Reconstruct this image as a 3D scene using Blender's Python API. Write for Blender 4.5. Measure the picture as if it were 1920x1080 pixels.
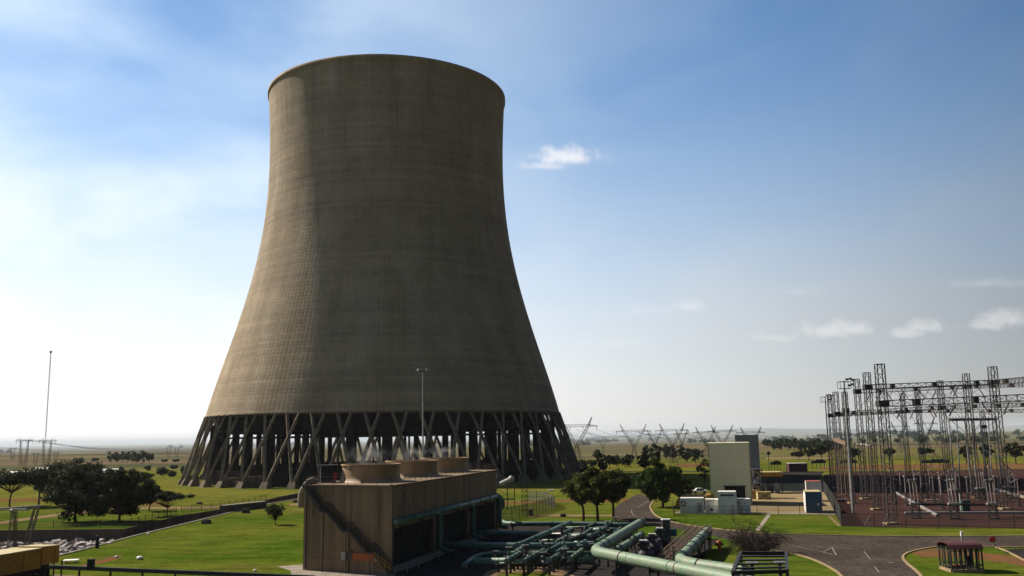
import bpy, math, random
import numpy as np
from mathutils import Vector, Matrix
from mathutils.geometry import tessellate_polygon
S = bpy.context.scene
for o in list(bpy.data.objects): bpy.data.objects.remove(o)
R_ = math.radians
# ------------------------------------------------------------------ camera, sky, sun, exposure
F_PX, PITCH, ROLL, CAM_H = 1750.0, R_(9.023), R_(0.907), 16.27
fwd = Vector((0, math.cos(PITCH), math.sin(PITCH))); r0 = Vector((1, 0, 0)); u0 = Vector((0, -math.sin(PITCH), math.cos(PITCH)))
up = u0*math.cos(ROLL) + r0*math.sin(ROLL); rt = r0*math.cos(ROLL) - u0*math.sin(ROLL)
cd = bpy.data.cameras.new('camera'); cam = bpy.data.objects.new('camera', cd); S.collection.objects.link(cam)
cam.matrix_world = Matrix(((rt.x, up.x, -fwd.x, 0), (rt.y, up.y, -fwd.y, 0), (rt.z, up.z, -fwd.z, CAM_H), (0, 0, 0, 1)))
cd.sensor_width = 36; cd.lens = F_PX/1920*36; cd.clip_start = 0.5; cd.clip_end = 90000
S.camera = cam
SUN_AZ, SUN_EL = R_(60), R_(40)          # to the left of the view, behind the tower
sun_dir = Vector((-math.sin(SUN_AZ)*math.cos(SUN_EL), math.cos(SUN_AZ)*math.cos(SUN_EL), math.sin(SUN_EL)))
sl = bpy.data.lights.new('sun', 'SUN'); sl.energy = 5.0; sl.angle = R_(0.5); sl.color = (1, .93, .8)
so = bpy.data.objects.new('sun', sl); S.collection.objects.link(so); so.location = (-200, 200, 300)
so.rotation_euler = sun_dir.to_track_quat('Z', 'Y').to_euler()
S.view_settings.view_transform = 'Standard'; S.view_settings.look = 'None'; S.view_settings.gamma = 1; S.view_settings.exposure = 0.8
S.cycles.volume_bounces = 0
HAZE = 3e-5

def dirpx(px, py): return (fwd*F_PX + rt*(px-960) + up*(540-py)).normalized()
W = bpy.data.worlds.new('World'); S.world = W; W.use_nodes = True
nt = W.node_tree; N = nt.nodes; L = nt.links; N.clear()
def nd(t, **k):
    n = N.new(t)
    for a, b in k.items(): setattr(n, a, b)
    return n
def vmath(op, a, b=None, out=0):
    n = nd('ShaderNodeVectorMath', operation=op)
    for i, v in enumerate((a, b)):
        if v is None: continue
        if isinstance(v, (tuple, Vector)): n.inputs[i].default_value = tuple(v)
        else: L.new(v, n.inputs[i])
    return n.outputs['Value'] if op == 'DOT_PRODUCT' else n.outputs[0]
def fmath(op, *a, clamp=False):
    n = nd('ShaderNodeMath', operation=op); n.use_clamp = clamp
    for i, v in enumerate(a):
        if isinstance(v, (int, float)): n.inputs[i].default_value = v
        else: L.new(v, n.inputs[i])
    return n.outputs[0]
def sstep(v, lo, hi, a=0.0, b=1.0):
    n = nd('ShaderNodeMapRange', interpolation_type='SMOOTHSTEP'); L.new(v, n.inputs[0])
    for i, x in enumerate((lo, hi, a, b)): n.inputs[1+i].default_value = x
    return n.outputs[0]
sky = nd('ShaderNodeTexSky', sky_type='NISHITA', sun_disc=False); sky.sun_elevation = SUN_EL
sky.sun_rotation = -SUN_AZ; sky.altitude = 1500; sky.air_density = 1.0; sky.dust_density = 1.2; sky.ozone_density = 1.6
STR = 0.078
skyc = vmath('SCALE', sky.outputs[0]); skyc.node.inputs[3].default_value = 1.0
tc = nd('ShaderNodeTexCoord'); D = vmath('NORMALIZE', tc.outputs['Generated'])
sep = nd('ShaderNodeSeparateXYZ'); L.new(D, sep.inputs[0])
# haze veil round the sun and thin cirrus on the left, cumulus puffs low on the right
sunh = Vector((-math.sin(SUN_AZ), math.cos(SUN_AZ), .12)).normalized()
glow = sstep(vmath('DOT_PRODUCT', D, sunh), .42, .97, 0, .66)
glow = fmath('MULTIPLY', glow, sstep(sep.outputs[2], .02, .55, 1, .0))
hz = sstep(sep.outputs[2], -.02, .46, .85, .04)
cn = nd('ShaderNodeTexNoise'); cn.inputs['Scale'].default_value = 1.9; cn.inputs['Detail'].default_value = 5; cn.inputs['Roughness'].default_value = .5
mp = nd('ShaderNodeMapping'); mp.inputs['Scale'].default_value = (1, 1, 2.2); mp.inputs['Location'].default_value = (1.7, .35, .9); L.new(D, mp.inputs[0]); L.new(mp.outputs[0], cn.inputs['Vector'])
cir = sstep(cn.outputs['Fac'], .42, .66, 0, .55)
cirL = fmath('MULTIPLY', cir, sstep(vmath('DOT_PRODUCT', D, sunh), .30, .8, .12, 1))
cn3 = nd('ShaderNodeTexNoise'); cn3.inputs['Scale'].default_value = 3.4; cn3.inputs['Detail'].default_value = 7; cn3.inputs['Roughness'].default_value = .5; cn3.inputs['Distortion'].default_value = .6
mp3 = nd('ShaderNodeMapping'); mp3.inputs['Scale'].default_value = (1, 1, 2.6); mp3.inputs['Location'].default_value = (.2, 2.1, .5); L.new(D, mp3.inputs[0]); L.new(mp3.outputs[0], cn3.inputs['Vector'])
thin = fmath('MULTIPLY', sstep(cn3.outputs['Fac'], .36, .68, .02, .17), sstep(vmath('DOT_PRODUCT', D, sunh), -.3, .6, .35, 1))
veil = fmath('ADD', fmath('MAXIMUM', fmath('ADD', glow, cirL), hz), thin, clamp=True)
def mixc(f, a, b):
    n = nd('ShaderNodeMix', data_type='RGBA'); L.new(f, n.inputs[0])
    for i, v in ((6, a), (7, b)):
        if isinstance(v, tuple): n.inputs[i].default_value = v
        else: L.new(v, n.inputs[i])
    return n.outputs[2]
# veil colour brightens towards the sun
vb = sstep(vmath('DOT_PRODUCT', D, sunh), -.4, .88, .08, .655)
veilc = nd('ShaderNodeCombineColor'); zz = sep.outputs[2]; L.new(fmath('MULTIPLY', vb, sstep(zz, .02, .4, 1.0, .80)), veilc.inputs[0]); L.new(fmath('MULTIPLY', vb, sstep(zz, .02, .4, .985, .94)), veilc.inputs[1]); L.new(fmath('MULTIPLY', vb, sstep(zz, .02, .4, .975, 1.06)), veilc.inputs[2])
hs = nd('ShaderNodeHueSaturation'); hs.inputs['Saturation'].default_value = 1.22; L.new(sky.outputs[0], hs.inputs['Color'])
tint = vmath('MULTIPLY', hs.outputs[0], (.93, 1.03, 1.04)); base = vmath('SCALE', tint); L.new(sstep(vmath('DOT_PRODUCT', D, sunh), -.6, .35, STR*.28, STR), base.node.inputs[3])
col = mixc(veil, base, veilc.outputs[0])
cn2 = nd('ShaderNodeTexNoise'); cn2.inputs['Scale'].default_value = 42; cn2.inputs['Detail'].default_value = 6; cn2.inputs['Roughness'].default_value = .62; L.new(D, cn2.inputs['Vector'])
tot = None
for (px, py, wx, wy, op) in ((1066, 296, 56, 24, 1), (1022, 312, 48, 10, .55), (1290, 575, 42, 14, .3), (1218, 582, 44, 16, .2), (1540, 622, 58, 20, .5), (1606, 617, 36, 18, .5), (1450, 634, 44, 11, .3), (1700, 626, 40, 14, .4), (1736, 615, 38, 15, .45), (1850, 611, 40, 14, .4), (1890, 601, 46, 18, .5), (1145, 645, 60, 14, .25), (1850, 532, 60, 12, .18), (1500, 548, 50, 12, .12)):
    d = dirpx(px, py); x = fmath('DIVIDE', vmath('DOT_PRODUCT', D, rt.copy()-d*rt.dot(d)), wx/F_PX); y = vmath('DOT_PRODUCT', D, up-d*up.dot(d))
    y = fmath('DIVIDE', y, wy/F_PX)
    # flat base: lower half is squeezed
    y = fmath('MAXIMUM', y, fmath('MULTIPLY', y, -1.7))
    q = fmath('SQRT', fmath('ADD', fmath('MULTIPLY', x, x), fmath('MULTIPLY', y, y)))
    q = fmath('ADD', q, fmath('MULTIPLY', fmath('SUBTRACT', cn2.outputs['Fac'], .5), 3.0))
    m = sstep(q, -.1, 1.3, op, 0)
    m = fmath('MULTIPLY', m, sstep(vmath('DOT_PRODUCT', D, d), .985, .99))
    tot = m if tot is None else fmath('MAXIMUM', tot, m)
tot = fmath('MULTIPLY', tot, .72); col = mixc(tot, col, (.62, .60, .59, 1))
bg = nd('ShaderNodeBackground'); L.new(col, bg.inputs[0]); bg.inputs[1].default_value = 1.0
ow = nd('ShaderNodeOutputWorld'); L.new(bg.outputs[0], ow.inputs[0])

# ------------------------------------------------------------------ helpers
rnd = random.Random(7)
C = S.collection
def P(px, py, z=0.0):
    v = dirpx(px, py); t = (z-CAM_H)/v.z; return Vector((v.x*t, v.y*t, z))
def Q(px, py, Dy):
    v = dirpx(px, py); t = Dy/v.y; return Vector((v.x*t, Dy, CAM_H+v.z*t))
def hat(loc, ty):
    lo, hi = -30, 400
    for _ in range(50):
        m = (lo+hi)/2; d = Vector((loc.x, loc.y, m-CAM_H)); y = 540-F_PX*d.dot(up)/d.dot(fwd)
        if y > ty: lo = m
        else: hi = m
    return lo
def tag(o, label=None, cat=None, group=None, kind=None):
    for k, v in (('label', label), ('category', cat), ('group', group), ('kind', kind)):
        if v: o[k] = v
    return o
def thing(name, label, cat, loc, group=None):
    o = bpy.data.objects.new(name, None); C.objects.link(o); o.location = loc; o.empty_display_size = .3
    return tag(o, label, cat, group)
def copy_tree(o, parent=None):
    c = o.copy(); C.objects.link(c); c.parent = parent
    for ch in [x for x in C.objects if x.parent == o]: copy_tree(ch, c)
    return c
def rootloc(p):
    v = Vector((0, 0, 0))
    while p: v += p.location; p = p.parent
    return v
class MB:
    def __init__(s): s.v = []; s.f = []
    def add(s, v, f):
        b = len(s.v); s.v += [tuple(x) for x in v]; s.f += [tuple(i+b for i in q) for q in f]; return s
    def hexa(s, p): return s.add(p, [(0, 3, 2, 1), (4, 5, 6, 7), (0, 1, 5, 4), (1, 2, 6, 5), (2, 3, 7, 6), (3, 0, 4, 7)])
    def box(s, c, sz, rz=0):
        c = Vector(c); x, y, z = sz[0]/2, sz[1]/2, sz[2]/2; m = Matrix.Rotation(rz, 3, 'Z')
        return s.hexa([c+m@Vector(p) for p in ((-x, -y, -z), (x, -y, -z), (x, y, -z), (-x, y, -z), (-x, -y, z), (x, -y, z), (x, y, z), (-x, y, z))])
    def frame(s, p0, p1):
        d = (Vector(p1)-Vector(p0)).normalized(); a = Vector((0, 0, 1)) if abs(d.z) < .95 else Vector((0, 1, 0))
        x = d.cross(a).normalized(); return x, x.cross(d).normalized()
    def bar(s, p0, p1, w, h=None, w1=None):
        h = h or w; x, y = s.frame(p0, p1); p0 = Vector(p0); p1 = Vector(p1); k = (w1/w) if w1 else 1
        return s.hexa([p0+x*a*w/2+y*b*h/2 for a, b in ((-1, -1), (1, -1), (1, 1), (-1, 1))]+[p1+x*a*w/2*k+y*b*h/2*k for a, b in ((-1, -1), (1, -1), (1, 1), (-1, 1))])
    def tube(s, p0, p1, r, r1=None, n=8, cap=True):
        r1 = r if r1 is None else r1; x, y = s.frame(p0, p1); p0 = Vector(p0); p1 = Vector(p1)
        v = []
        for p, q in ((p0, r), (p1, r1)):
            v += [p+(x*math.cos(a)+y*math.sin(a))*q for a in [2*math.pi*i/n for i in range(n)]]
        f = [(i, (i+1) % n, n+(i+1) % n, n+i) for i in range(n)]
        if cap: f += [tuple(range(n))[::-1], tuple(range(n, 2*n))]
        return s.add(v, f)
    def path(s, pts, r, n=8):
        """swept tube with shared rings"""
        pts = [Vector(p) for p in pts]; rings = []; x = None
        for i, p in enumerate(pts):
            d = ((pts[min(i+1, len(pts)-1)]-p).normalized()+(p-pts[max(i-1, 0)]).normalized()).normalized()
            if x is None: x = s.frame(p, p+d)[0]
            x = (x-d*x.dot(d)).normalized(); y = x.cross(d)
            rr = r[i] if isinstance(r, (list, tuple)) else r
            rings.append([p+(x*math.cos(a)+y*math.sin(a))*rr for a in [2*math.pi*k/n for k in range(n)]])
        v = [q for g in rings for q in g]; f = []
        for j in range(len(pts)-1): f += [(j*n+i, j*n+(i+1) % n, (j+1)*n+(i+1) % n, (j+1)*n+i) for i in range(n)]
        f += [tuple(range(n))[::-1], tuple(range(len(v)-n, len(v)))]
        return s.add(v, f)
    def lathe(s, c, prof, n=32, cap=True):
        c = Vector(c); v = []; m = len(prof)
        for r, z in prof: v += [c+Vector((r*math.cos(2*math.pi*i/n), r*math.sin(2*math.pi*i/n), z)) for i in range(n)]
        f = [(j*n+i, j*n+(i+1) % n, (j+1)*n+(i+1) % n, (j+1)*n+i) for j in range(m-1) for i in range(n)]
        if cap: f += [tuple(range(n))[::-1], tuple(range((m-1)*n, m*n))]
        return s.add(v, f)
    def ball(s, c, r, n=10, sz=1.0):
        return s.lathe(c, [(r*math.sin(a)+1e-4, -r*math.cos(a)*sz) for a in [math.pi*i/6 for i in range(7)]], n)
    def prism(s, poly, z0, z1):
        """poly: list of (x,y) counter-clockwise"""
        n = len(poly); v = [(p[0], p[1], z0) for p in poly]+[(p[0], p[1], z1) for p in poly]
        return s.add(v, [tuple(range(n))[::-1], tuple(range(n, 2*n))]+[(i, (i+1) % n, n+(i+1) % n, n+i) for i in range(n)])
    def lattice(s, p0, p1, w0, w1, n, t, d0=None, d1=None, tb=None):
        """four chords with X bracing between p0 and p1"""
        p0 = Vector(p0); p1 = Vector(p1); x, y = s.frame(p0, p1); tb = tb or t*.6; d0 = d0 or w0; d1 = d1 or w1
        def cor(k, u):
            p = p0.lerp(p1, u); w = w0+(w1-w0)*u; d = d0+(d1-d0)*u; a, b = ((-1, -1), (1, -1), (1, 1), (-1, 1))[k % 4]
            return p+x*a*w/2+y*b*d/2
        for k in range(4): s.bar(cor(k, 0), cor(k, 1), t)
        for i in range(n):
            a, b = i/n, (i+1)/n
            for k in range(4):
                s.bar(cor(k, a), cor(k+1, b), tb); 
                if w0 > 1.5 or n < 12: s.bar(cor(k+1, a), cor(k, b), tb)
                s.bar(cor(k, b), cor(k+1, b), tb)
        return s
    def build(s, name, mat, parent=None, smooth=False, label=None):
        me = bpy.data.meshes.new(name); o0 = rootloc(parent) if parent else Vector((0, 0, 0))
        a = np.array(s.v, dtype=float)-np.array(o0)
        me.from_pydata(a.tolist(), [], s.f); me.materials.append(mat)
        if smooth: me.shade_smooth() if hasattr(me, 'shade_smooth') else None
        o = bpy.data.objects.new(name, me); C.objects.link(o)
        if parent: o.parent = parent
        if label: o['label'] = label
        return o
def sheet(name, poly, z, mat, kind='structure', holes=()):
    """flat polygon (list of Vectors) at height z"""
    loops = [[Vector((p.x, p.y, 0)) for p in poly]]+[[Vector((p.x, p.y, 0)) for p in h] for h in holes]
    v = [(p.x, p.y, z) for l in loops for p in l]
    me = bpy.data.meshes.new(name); tr = tessellate_polygon(loops)
    ff = []
    for t in tr:
        a, b, c = (Vector(v[i]) for i in t); ff.append(t if (b-a).cross(c-a).z > 0 else t[::-1])
    me.from_pydata(v, [], ff); me.materials.append(mat)
    o = bpy.data.objects.new(name, me); C.objects.link(o)
    if kind: o['kind'] = kind
    return o
def smoothpoly(pts, n=6, closed=False):
    """Catmull-Rom through points"""
    out = []; m = len(pts); rng = range(m if closed else m-1)
    for i in rng:
        g = (lambda k: pts[k % m]) if closed else (lambda k: pts[max(0, min(m-1, k))])
        a, b, c, d = g(i-1), g(i), g(i+1), g(i+2)
        for j in range(n):
            t = j/n; out.append(.5*((2*b)+(c-a)*t+(2*a-5*b+4*c-d)*t*t+(3*b-a-3*c+d)*t**3))
    if not closed: out.append(pts[-1])
    return out
def ribbon(name, pts, w, z0, z1, mat, kind='structure'):
    m = MB()
    L_ = []; R2 = []
    for i, p in enumerate(pts):
        d = (pts[min(i+1, len(pts)-1)]-pts[max(i-1, 0)]); nrm = Vector((-d.y, d.x, 0)).normalized()*w/2
        L_.append(p+nrm); R2.append(p-nrm)
    n = len(pts); v = [(p.x, p.y, z0) for p in L_]+[(p.x, p.y, z0) for p in R2]+[(p.x, p.y, z1) for p in L_]+[(p.x, p.y, z1) for p in R2]
    f = []
    for i in range(n-1):
        f += [(2*n+i, 3*n+i, 3*n+i+1, 2*n+i+1)]
        if z1-z0 > .02: f += [(i, 2*n+i, 2*n+i+1, i+1), (n+i, n+i+1, 3*n+i+1, 3*n+i)]
    m.add(v, f); o = m.build(name, mat)
    if kind: o['kind'] = kind
    return o

# ------------------------------------------------------------------ materials
def M(name, base, base2=None, scale=1.0, rough=.8, metal=0.0, stretch=(1, 1, 1), bump=0.0, detail=6, lo=.35, hi=.65, spec=None, fine=0.0, island=0.0):
    m = bpy.data.materials.new(name); m.use_nodes = True; t = m.node_tree; n = t.nodes; l = t.links; b = n['Principled BSDF']
    b.inputs['Roughness'].default_value = rough; b.inputs['Metallic'].default_value = metal
    b.inputs['Specular IOR Level'].default_value = spec if spec is not None else (0 if rough >= .88 else .3)
    g = n.new('ShaderNodeNewGeometry'); mp = n.new('ShaderNodeMapping'); mp.inputs['Scale'].default_value = stretch; l.new(g.outputs['Position'], mp.inputs[0])
    no = n.new('ShaderNodeTexNoise'); no.inputs['Scale'].default_value = scale; no.inputs['Detail'].default_value = detail; no.inputs['Roughness'].default_value = .6; l.new(mp.outputs[0], no.inputs['Vector'])
    base2 = base2 or tuple(c*.7 for c in base)
    mr = n.new('ShaderNodeMapRange'); mr.inputs[1].default_value = lo; mr.inputs[2].default_value = hi; l.new(no.outputs[0], mr.inputs[0])
    mx = n.new('ShaderNodeMix'); mx.data_type = 'RGBA'; l.new(mr.outputs[0], mx.inputs[0]); mx.inputs[6].default_value = (*base, 1); mx.inputs[7].default_value = (*base2, 1)
    out = mx.outputs[2]
    if fine:
        n2 = n.new('ShaderNodeTexNoise'); n2.inputs['Scale'].default_value = scale*9; n2.inputs['Detail'].default_value = 4; l.new(mp.outputs[0], n2.inputs['Vector'])
        m2 = n.new('ShaderNodeMapRange'); m2.inputs[1].default_value = .3; m2.inputs[2].default_value = .7; m2.inputs[3].default_value = 1-fine; m2.inputs[4].default_value = 1+fine; l.new(n2.outputs[0], m2.inputs[0])
        vm = n.new('ShaderNodeVectorMath'); vm.operation = 'SCALE'; l.new(out, vm.inputs[0]); l.new(m2.outputs[0], vm.inputs[3]); out = vm.outputs[0]
    if island:
        m2 = n.new('ShaderNodeMapRange'); m2.inputs[3].default_value = 1-island; m2.inputs[4].default_value = 1+island; l.new(g.outputs['Random Per Island'], m2.inputs[0])
        vm = n.new('ShaderNodeVectorMath'); vm.operation = 'SCALE'; l.new(out, vm.inputs[0]); l.new(m2.outputs[0], vm.inputs[3]); out = vm.outputs[0]
    l.new(out, b.inputs['Base Color'])
    if bump:
        bp = n.new('ShaderNodeBump'); bp.inputs['Strength'].default_value = 1; bp.inputs['Distance'].default_value = bump; l.new(no.outputs[0], bp.inputs['Height']); l.new(bp.outputs[0], b.inputs['Normal'])
    return m
def leafmat(name, c1, c2, island=.45):
    m = M(name, c1, c2, scale=.5, rough=.6, island=island, spec=.05)
    t = m.node_tree; n = t.nodes; l = t.links; b = n['Principled BSDF']
    tr = n.new('ShaderNodeBsdfTranslucent'); l.new(b.inputs['Base Color'].links[0].from_socket, tr.inputs[0]); mx = n.new('ShaderNodeMixShader'); mx.inputs[0].default_value = .25
    l.new(b.outputs[0], mx.inputs[1]); l.new(tr.outputs[0], mx.inputs[2]); l.new(mx.outputs[0], n['Material Output'].inputs[0]); return m
def mk():
    d = {}
    d['concrete'] = M('concrete', (.30, .27, .22), (.2, .18, .145), 1.2, .9, fine=.2)
    d['leg'] = M('leg_concrete', (.2, .16, .112), (.105, .086, .062), .5, .9, fine=.2)
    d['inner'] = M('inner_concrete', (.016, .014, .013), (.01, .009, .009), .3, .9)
    d['pale_conc'] = M('pale_concrete', (.26, .22, .175), (.18, .15, .115), .8, .9, fine=.2)
    d['wallbeige'] = M('beige_cladding', (.25, .155, .075), (.12, .075, .04), .8, .75, stretch=(1, 1, .06), fine=.2, lo=.3, hi=.72)
    d['stack'] = M('stack_paint', (.31, .195, .095), (.21, .13, .062), .5, .6, stretch=(1, 1, .3), fine=.1)
    d['darksteel'] = M('dark_steel', (.045, .042, .04), (.025, .022, .02), 1, .6, .3)
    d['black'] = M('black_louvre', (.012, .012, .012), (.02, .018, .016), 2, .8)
    d['galv'] = M('galvanised_steel', (.085, .078, .07), (.05, .045, .042), 1.2, .55, .5)
    d['galvlight'] = M('light_galvanised_steel', (.36, .335, .3), (.22, .205, .185), 1.2, .5, .3)
    d['rusty'] = M('rusty_steel', (.20, .12, .075), (.09, .06, .045), 1.6, .8, .2)
    d['teal'] = M('green_pipe_paint', (.042, .105, .08), (.10, .14, .10), 1.1, .5, fine=.25, stretch=(1, 1, 1))
    d['palegreen'] = M('pale_green_pipe_paint', (.12, .185, .11), (.2, .18, .11), .8, .55, fine=.4, lo=.42, hi=.72)
    d['band'] = M('dark_band', (.03, .035, .03), None, 2, .6)
    d['asphalt'] = M('asphalt', (.066, .05, .04), (.034, .028, .025), .16, .9, lo=.3, hi=.72, fine=.35, stretch=(1, .6, 1))
    d['asphalt2'] = M('dark_asphalt', (.03, .026, .024), (.022, .02, .018), .15, .9, fine=.15)
    d['drygrass'] = M('dry_grass', (.12, .088, .035), (.072, .075, .022), .03, .95, fine=.25)
    d['kerb'] = M('kerb_concrete', (.3, .21, .12), (.2, .145, .085), 1.2, .9)
    d['line'] = M('road_paint', (.22, .18, .14), (.07, .055, .047), 1.6, .8, lo=.42, hi=.62)
    d['gravel'] = M('red_gravel', (.055, .026, .022), (.036, .02, .018), .22, .95, fine=.35)
    d['soil'] = M('red_soil', (.14, .06, .028), (.09, .058, .024), .25, .95, fine=.25)
    d['path'] = M('dirt_path', (.2, .125, .075), (.13, .09, .048), .4, .95, fine=.25)
    d['sand'] = M('sandy_concrete', (.25, .18, .095), (.17, .125, .07), .12, .9, fine=.15, stretch=(.5, 2.2, 1))
    d['olive'] = M('olive_cladding', (.74, .66, .42), (.66, .59, .38), .25, .6, stretch=(1, 1, .3))
    d['grey'] = M('grey_cladding', (.24, .23, .2), (.2, .19, .17), .2, .7)
    d['white'] = M('white_paint', (.72, .68, .61), (.5, .47, .42), .8, .6, fine=.12)
    d['container'] = M('off_white_container', (.78, .73, .65), (.55, .51, .45), .5, .6, stretch=(1, 1, .4), fine=.1)
    d['maroon'] = M('maroon_paint', (.075, .018, .02), (.05, .014, .016), .8, .7)
    d['redroof'] = M('red_paint', (.36, .07, .03), (.25, .05, .03), .8, .7)
    d['signred'] = M('sign_red', (.35, .02, .02), (.3, .02, .02), 2, .5)
    d['orange'] = M('orange_paint', (.5, .12, .02), (.4, .09, .02), .8, .6)
    d['blue'] = M('blue_paint', (.03, .075, .11), (.022, .055, .085), .6, .55)
    d['cream'] = M('cream_roof', (.42, .33, .15), (.32, .25, .11), .6, .7)
    d['yellow'] = M('ochre_paint', (.38, .19, .016), (.24, .12, .012), .7, .55, fine=.15)
    d['green'] = M('dark_green_paint', (.02, .06, .035), None, 1, .6)
    d['rock'] = M('rubble_stone', (.40, .36, .33), (.2, .17, .155), .6, .9, island=.35)
    d['bark'] = M('bark', (.06, .045, .032), (.035, .027, .02), 2, .9)
    d['twig'] = M('twigs', (.055, .04, .034), (.035, .027, .023), 1, .9)
    d['porcelain'] = M('insulator_porcelain', (.26, .2, .175), (.17, .13, .12), 2, .4)
    d['rail'] = M('dark_rail', (.02, .018, .016), None, 1, .6, .2)
    d['hazed_mast'] = M('hazed_mast_tone', (.45, .43, .42), None, .3, .7)  # distance haze put into the mast's pale colour
    d['distant'] = M('distant_steel', (.035, .035, .035), None, .3, .8, 0)
    d['wire'] = M('wire', (.04, .04, .042), None, 1, .6)
    d['wall_dark'] = M('canal_wall_concrete', (.10, .085, .068), (.06, .05, .042), .35, .9, stretch=(1, 1, .4))
    d['flat_roof'] = M('roof_deck', (.2, .15, .1), (.13, .1, .07), .5, .9)
    d['leafdark'] = leafmat('leaf_dark', (.022, .031, .008), (.012, .019, .005))
    d['leafmid'] = leafmat('leaf_mid', (.045, .07, .010), (.02, .034, .006))
    d['leafolive'] = leafmat('leaf_olive', (.085, .095, .02), (.035, .043, .010))
    d['leafgrey'] = leafmat('leaf_grey_green', (.055, .075, .035), (.035, .05, .025))  # grey foliage, lightened so that far trees look hazed
    d['leafred'] = leafmat('leaf_maroon', (.06, .022, .02), (.04, .016, .016))
    return d
MT = mk()
# grass: lawn near the plant, dry veld patches and brown fields farther out
def ground_mat():
    m = bpy.data.materials.new('grass_and_fields'); m.use_nodes = True; t = m.node_tree; n = t.nodes; l = t.links; b = n['Principled BSDF']; b.inputs['Roughness'].default_value = .95; b.inputs['Specular IOR Level'].default_value = 0
    g = n.new('ShaderNodeNewGeometry')
    def noise(sc, st=(1, 1, 1), det=6, ro=.6):
        mp = n.new('ShaderNodeMapping'); mp.inputs['Scale'].default_value = st; l.new(g.outputs['Position'], mp.inputs[0])
        k = n.new('ShaderNodeTexNoise'); k.inputs['Scale'].default_value = sc; k.inputs['Detail'].default_value = det; k.inputs['Roughness'].default_value = ro; l.new(mp.outputs[0], k.inputs['Vector']); return k.outputs[0]
    def mr(v, a, b_, c=0., d=1., sm=True):
        k = n.new('ShaderNodeMapRange'); k.interpolation_type = 'SMOOTHSTEP' if sm else 'LINEAR'; l.new(v, k.inputs[0])
        for i, x in enumerate((a, b_, c, d)): k.inputs[1+i].default_value = x
        return k.outputs[0]
    def mix(f, a, b_):
        k = n.new('ShaderNodeMix'); k.data_type = 'RGBA'; l.new(f, k.inputs[0])
        for i, v in ((6, a), (7, b_)):
            if isinstance(v, tuple): k.inputs[i].default_value = (*v, 1)
            else: l.new(v, k.inputs[i])
        return k.outputs[2]
    def mul(a, b_):
        k = n.new('ShaderNodeMath'); k.operation = 'MULTIPLY'; l.new(a, k.inputs[0])
        if isinstance(b_, float): k.inputs[1].default_value = b_
        else: l.new(b_, k.inputs[1])
        return k.outputs[0]
    sp = n.new('ShaderNodeSeparateXYZ'); l.new(g.outputs['Position'], sp.inputs[0])
    c = mix(mr(noise(.05, (1, .8, 1)), .35, .65), (.031, .060, .004), (.062, .078, .009))
    c = mix(mr(noise(.017, (1, 1.3, 1)), .42, .64, 0, .85), c, (.085, .085, .012))
    # mid-distance lawns are yellower
    c = mix(mul(mr(sp.outputs[1], 165, 300), mr(noise(.02, (.6, 1.6, 1)), .38, .58, .15, .9)), c, (.11, .10, .018))
    c = mix(mr(noise(.045, (1, 2.4, 1), 9, .75), .56, .70, 0, .8), c, (.13, .085, .035))
    # far fields
    ln = n.new('ShaderNodeVectorMath'); ln.operation = 'LENGTH'; l.new(g.outputs['Position'], ln.inputs[0])
    far = mix(mr(noise(.0016, (1, 2.5, 1), 5), .42, .58), (.10, .07, .045), (.065, .07, .03))
    far = mix(mr(noise(.004, (.5, 3., 1), 5), .5, .62, 0, .8), far, (.14, .105, .055))
    far = mix(mr(noise(.0009, (.6, 3., 1), 6), .52, .60, 0, .85), far, (.028, .038, .022))
    c = mix(mr(ln.outputs['Value'], 520, 760), c, far)
    fi = mr(noise(1.1, (1, 1, 1), 8, .75), .3, .7, .62, 1.38, False); fi2 = mr(noise(.22, (.7, 1.6, 1), 6, .65), .3, .7, .62, 1.38, False)
    vm = n.new('ShaderNodeVectorMath'); vm.operation = 'SCALE'; l.new(c, vm.inputs[0]); l.new(mul(fi, fi2), vm.inputs[3]); l.new(vm.outputs[0], b.inputs['Base Color'])
    return m
GM = ground_mat()
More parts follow.
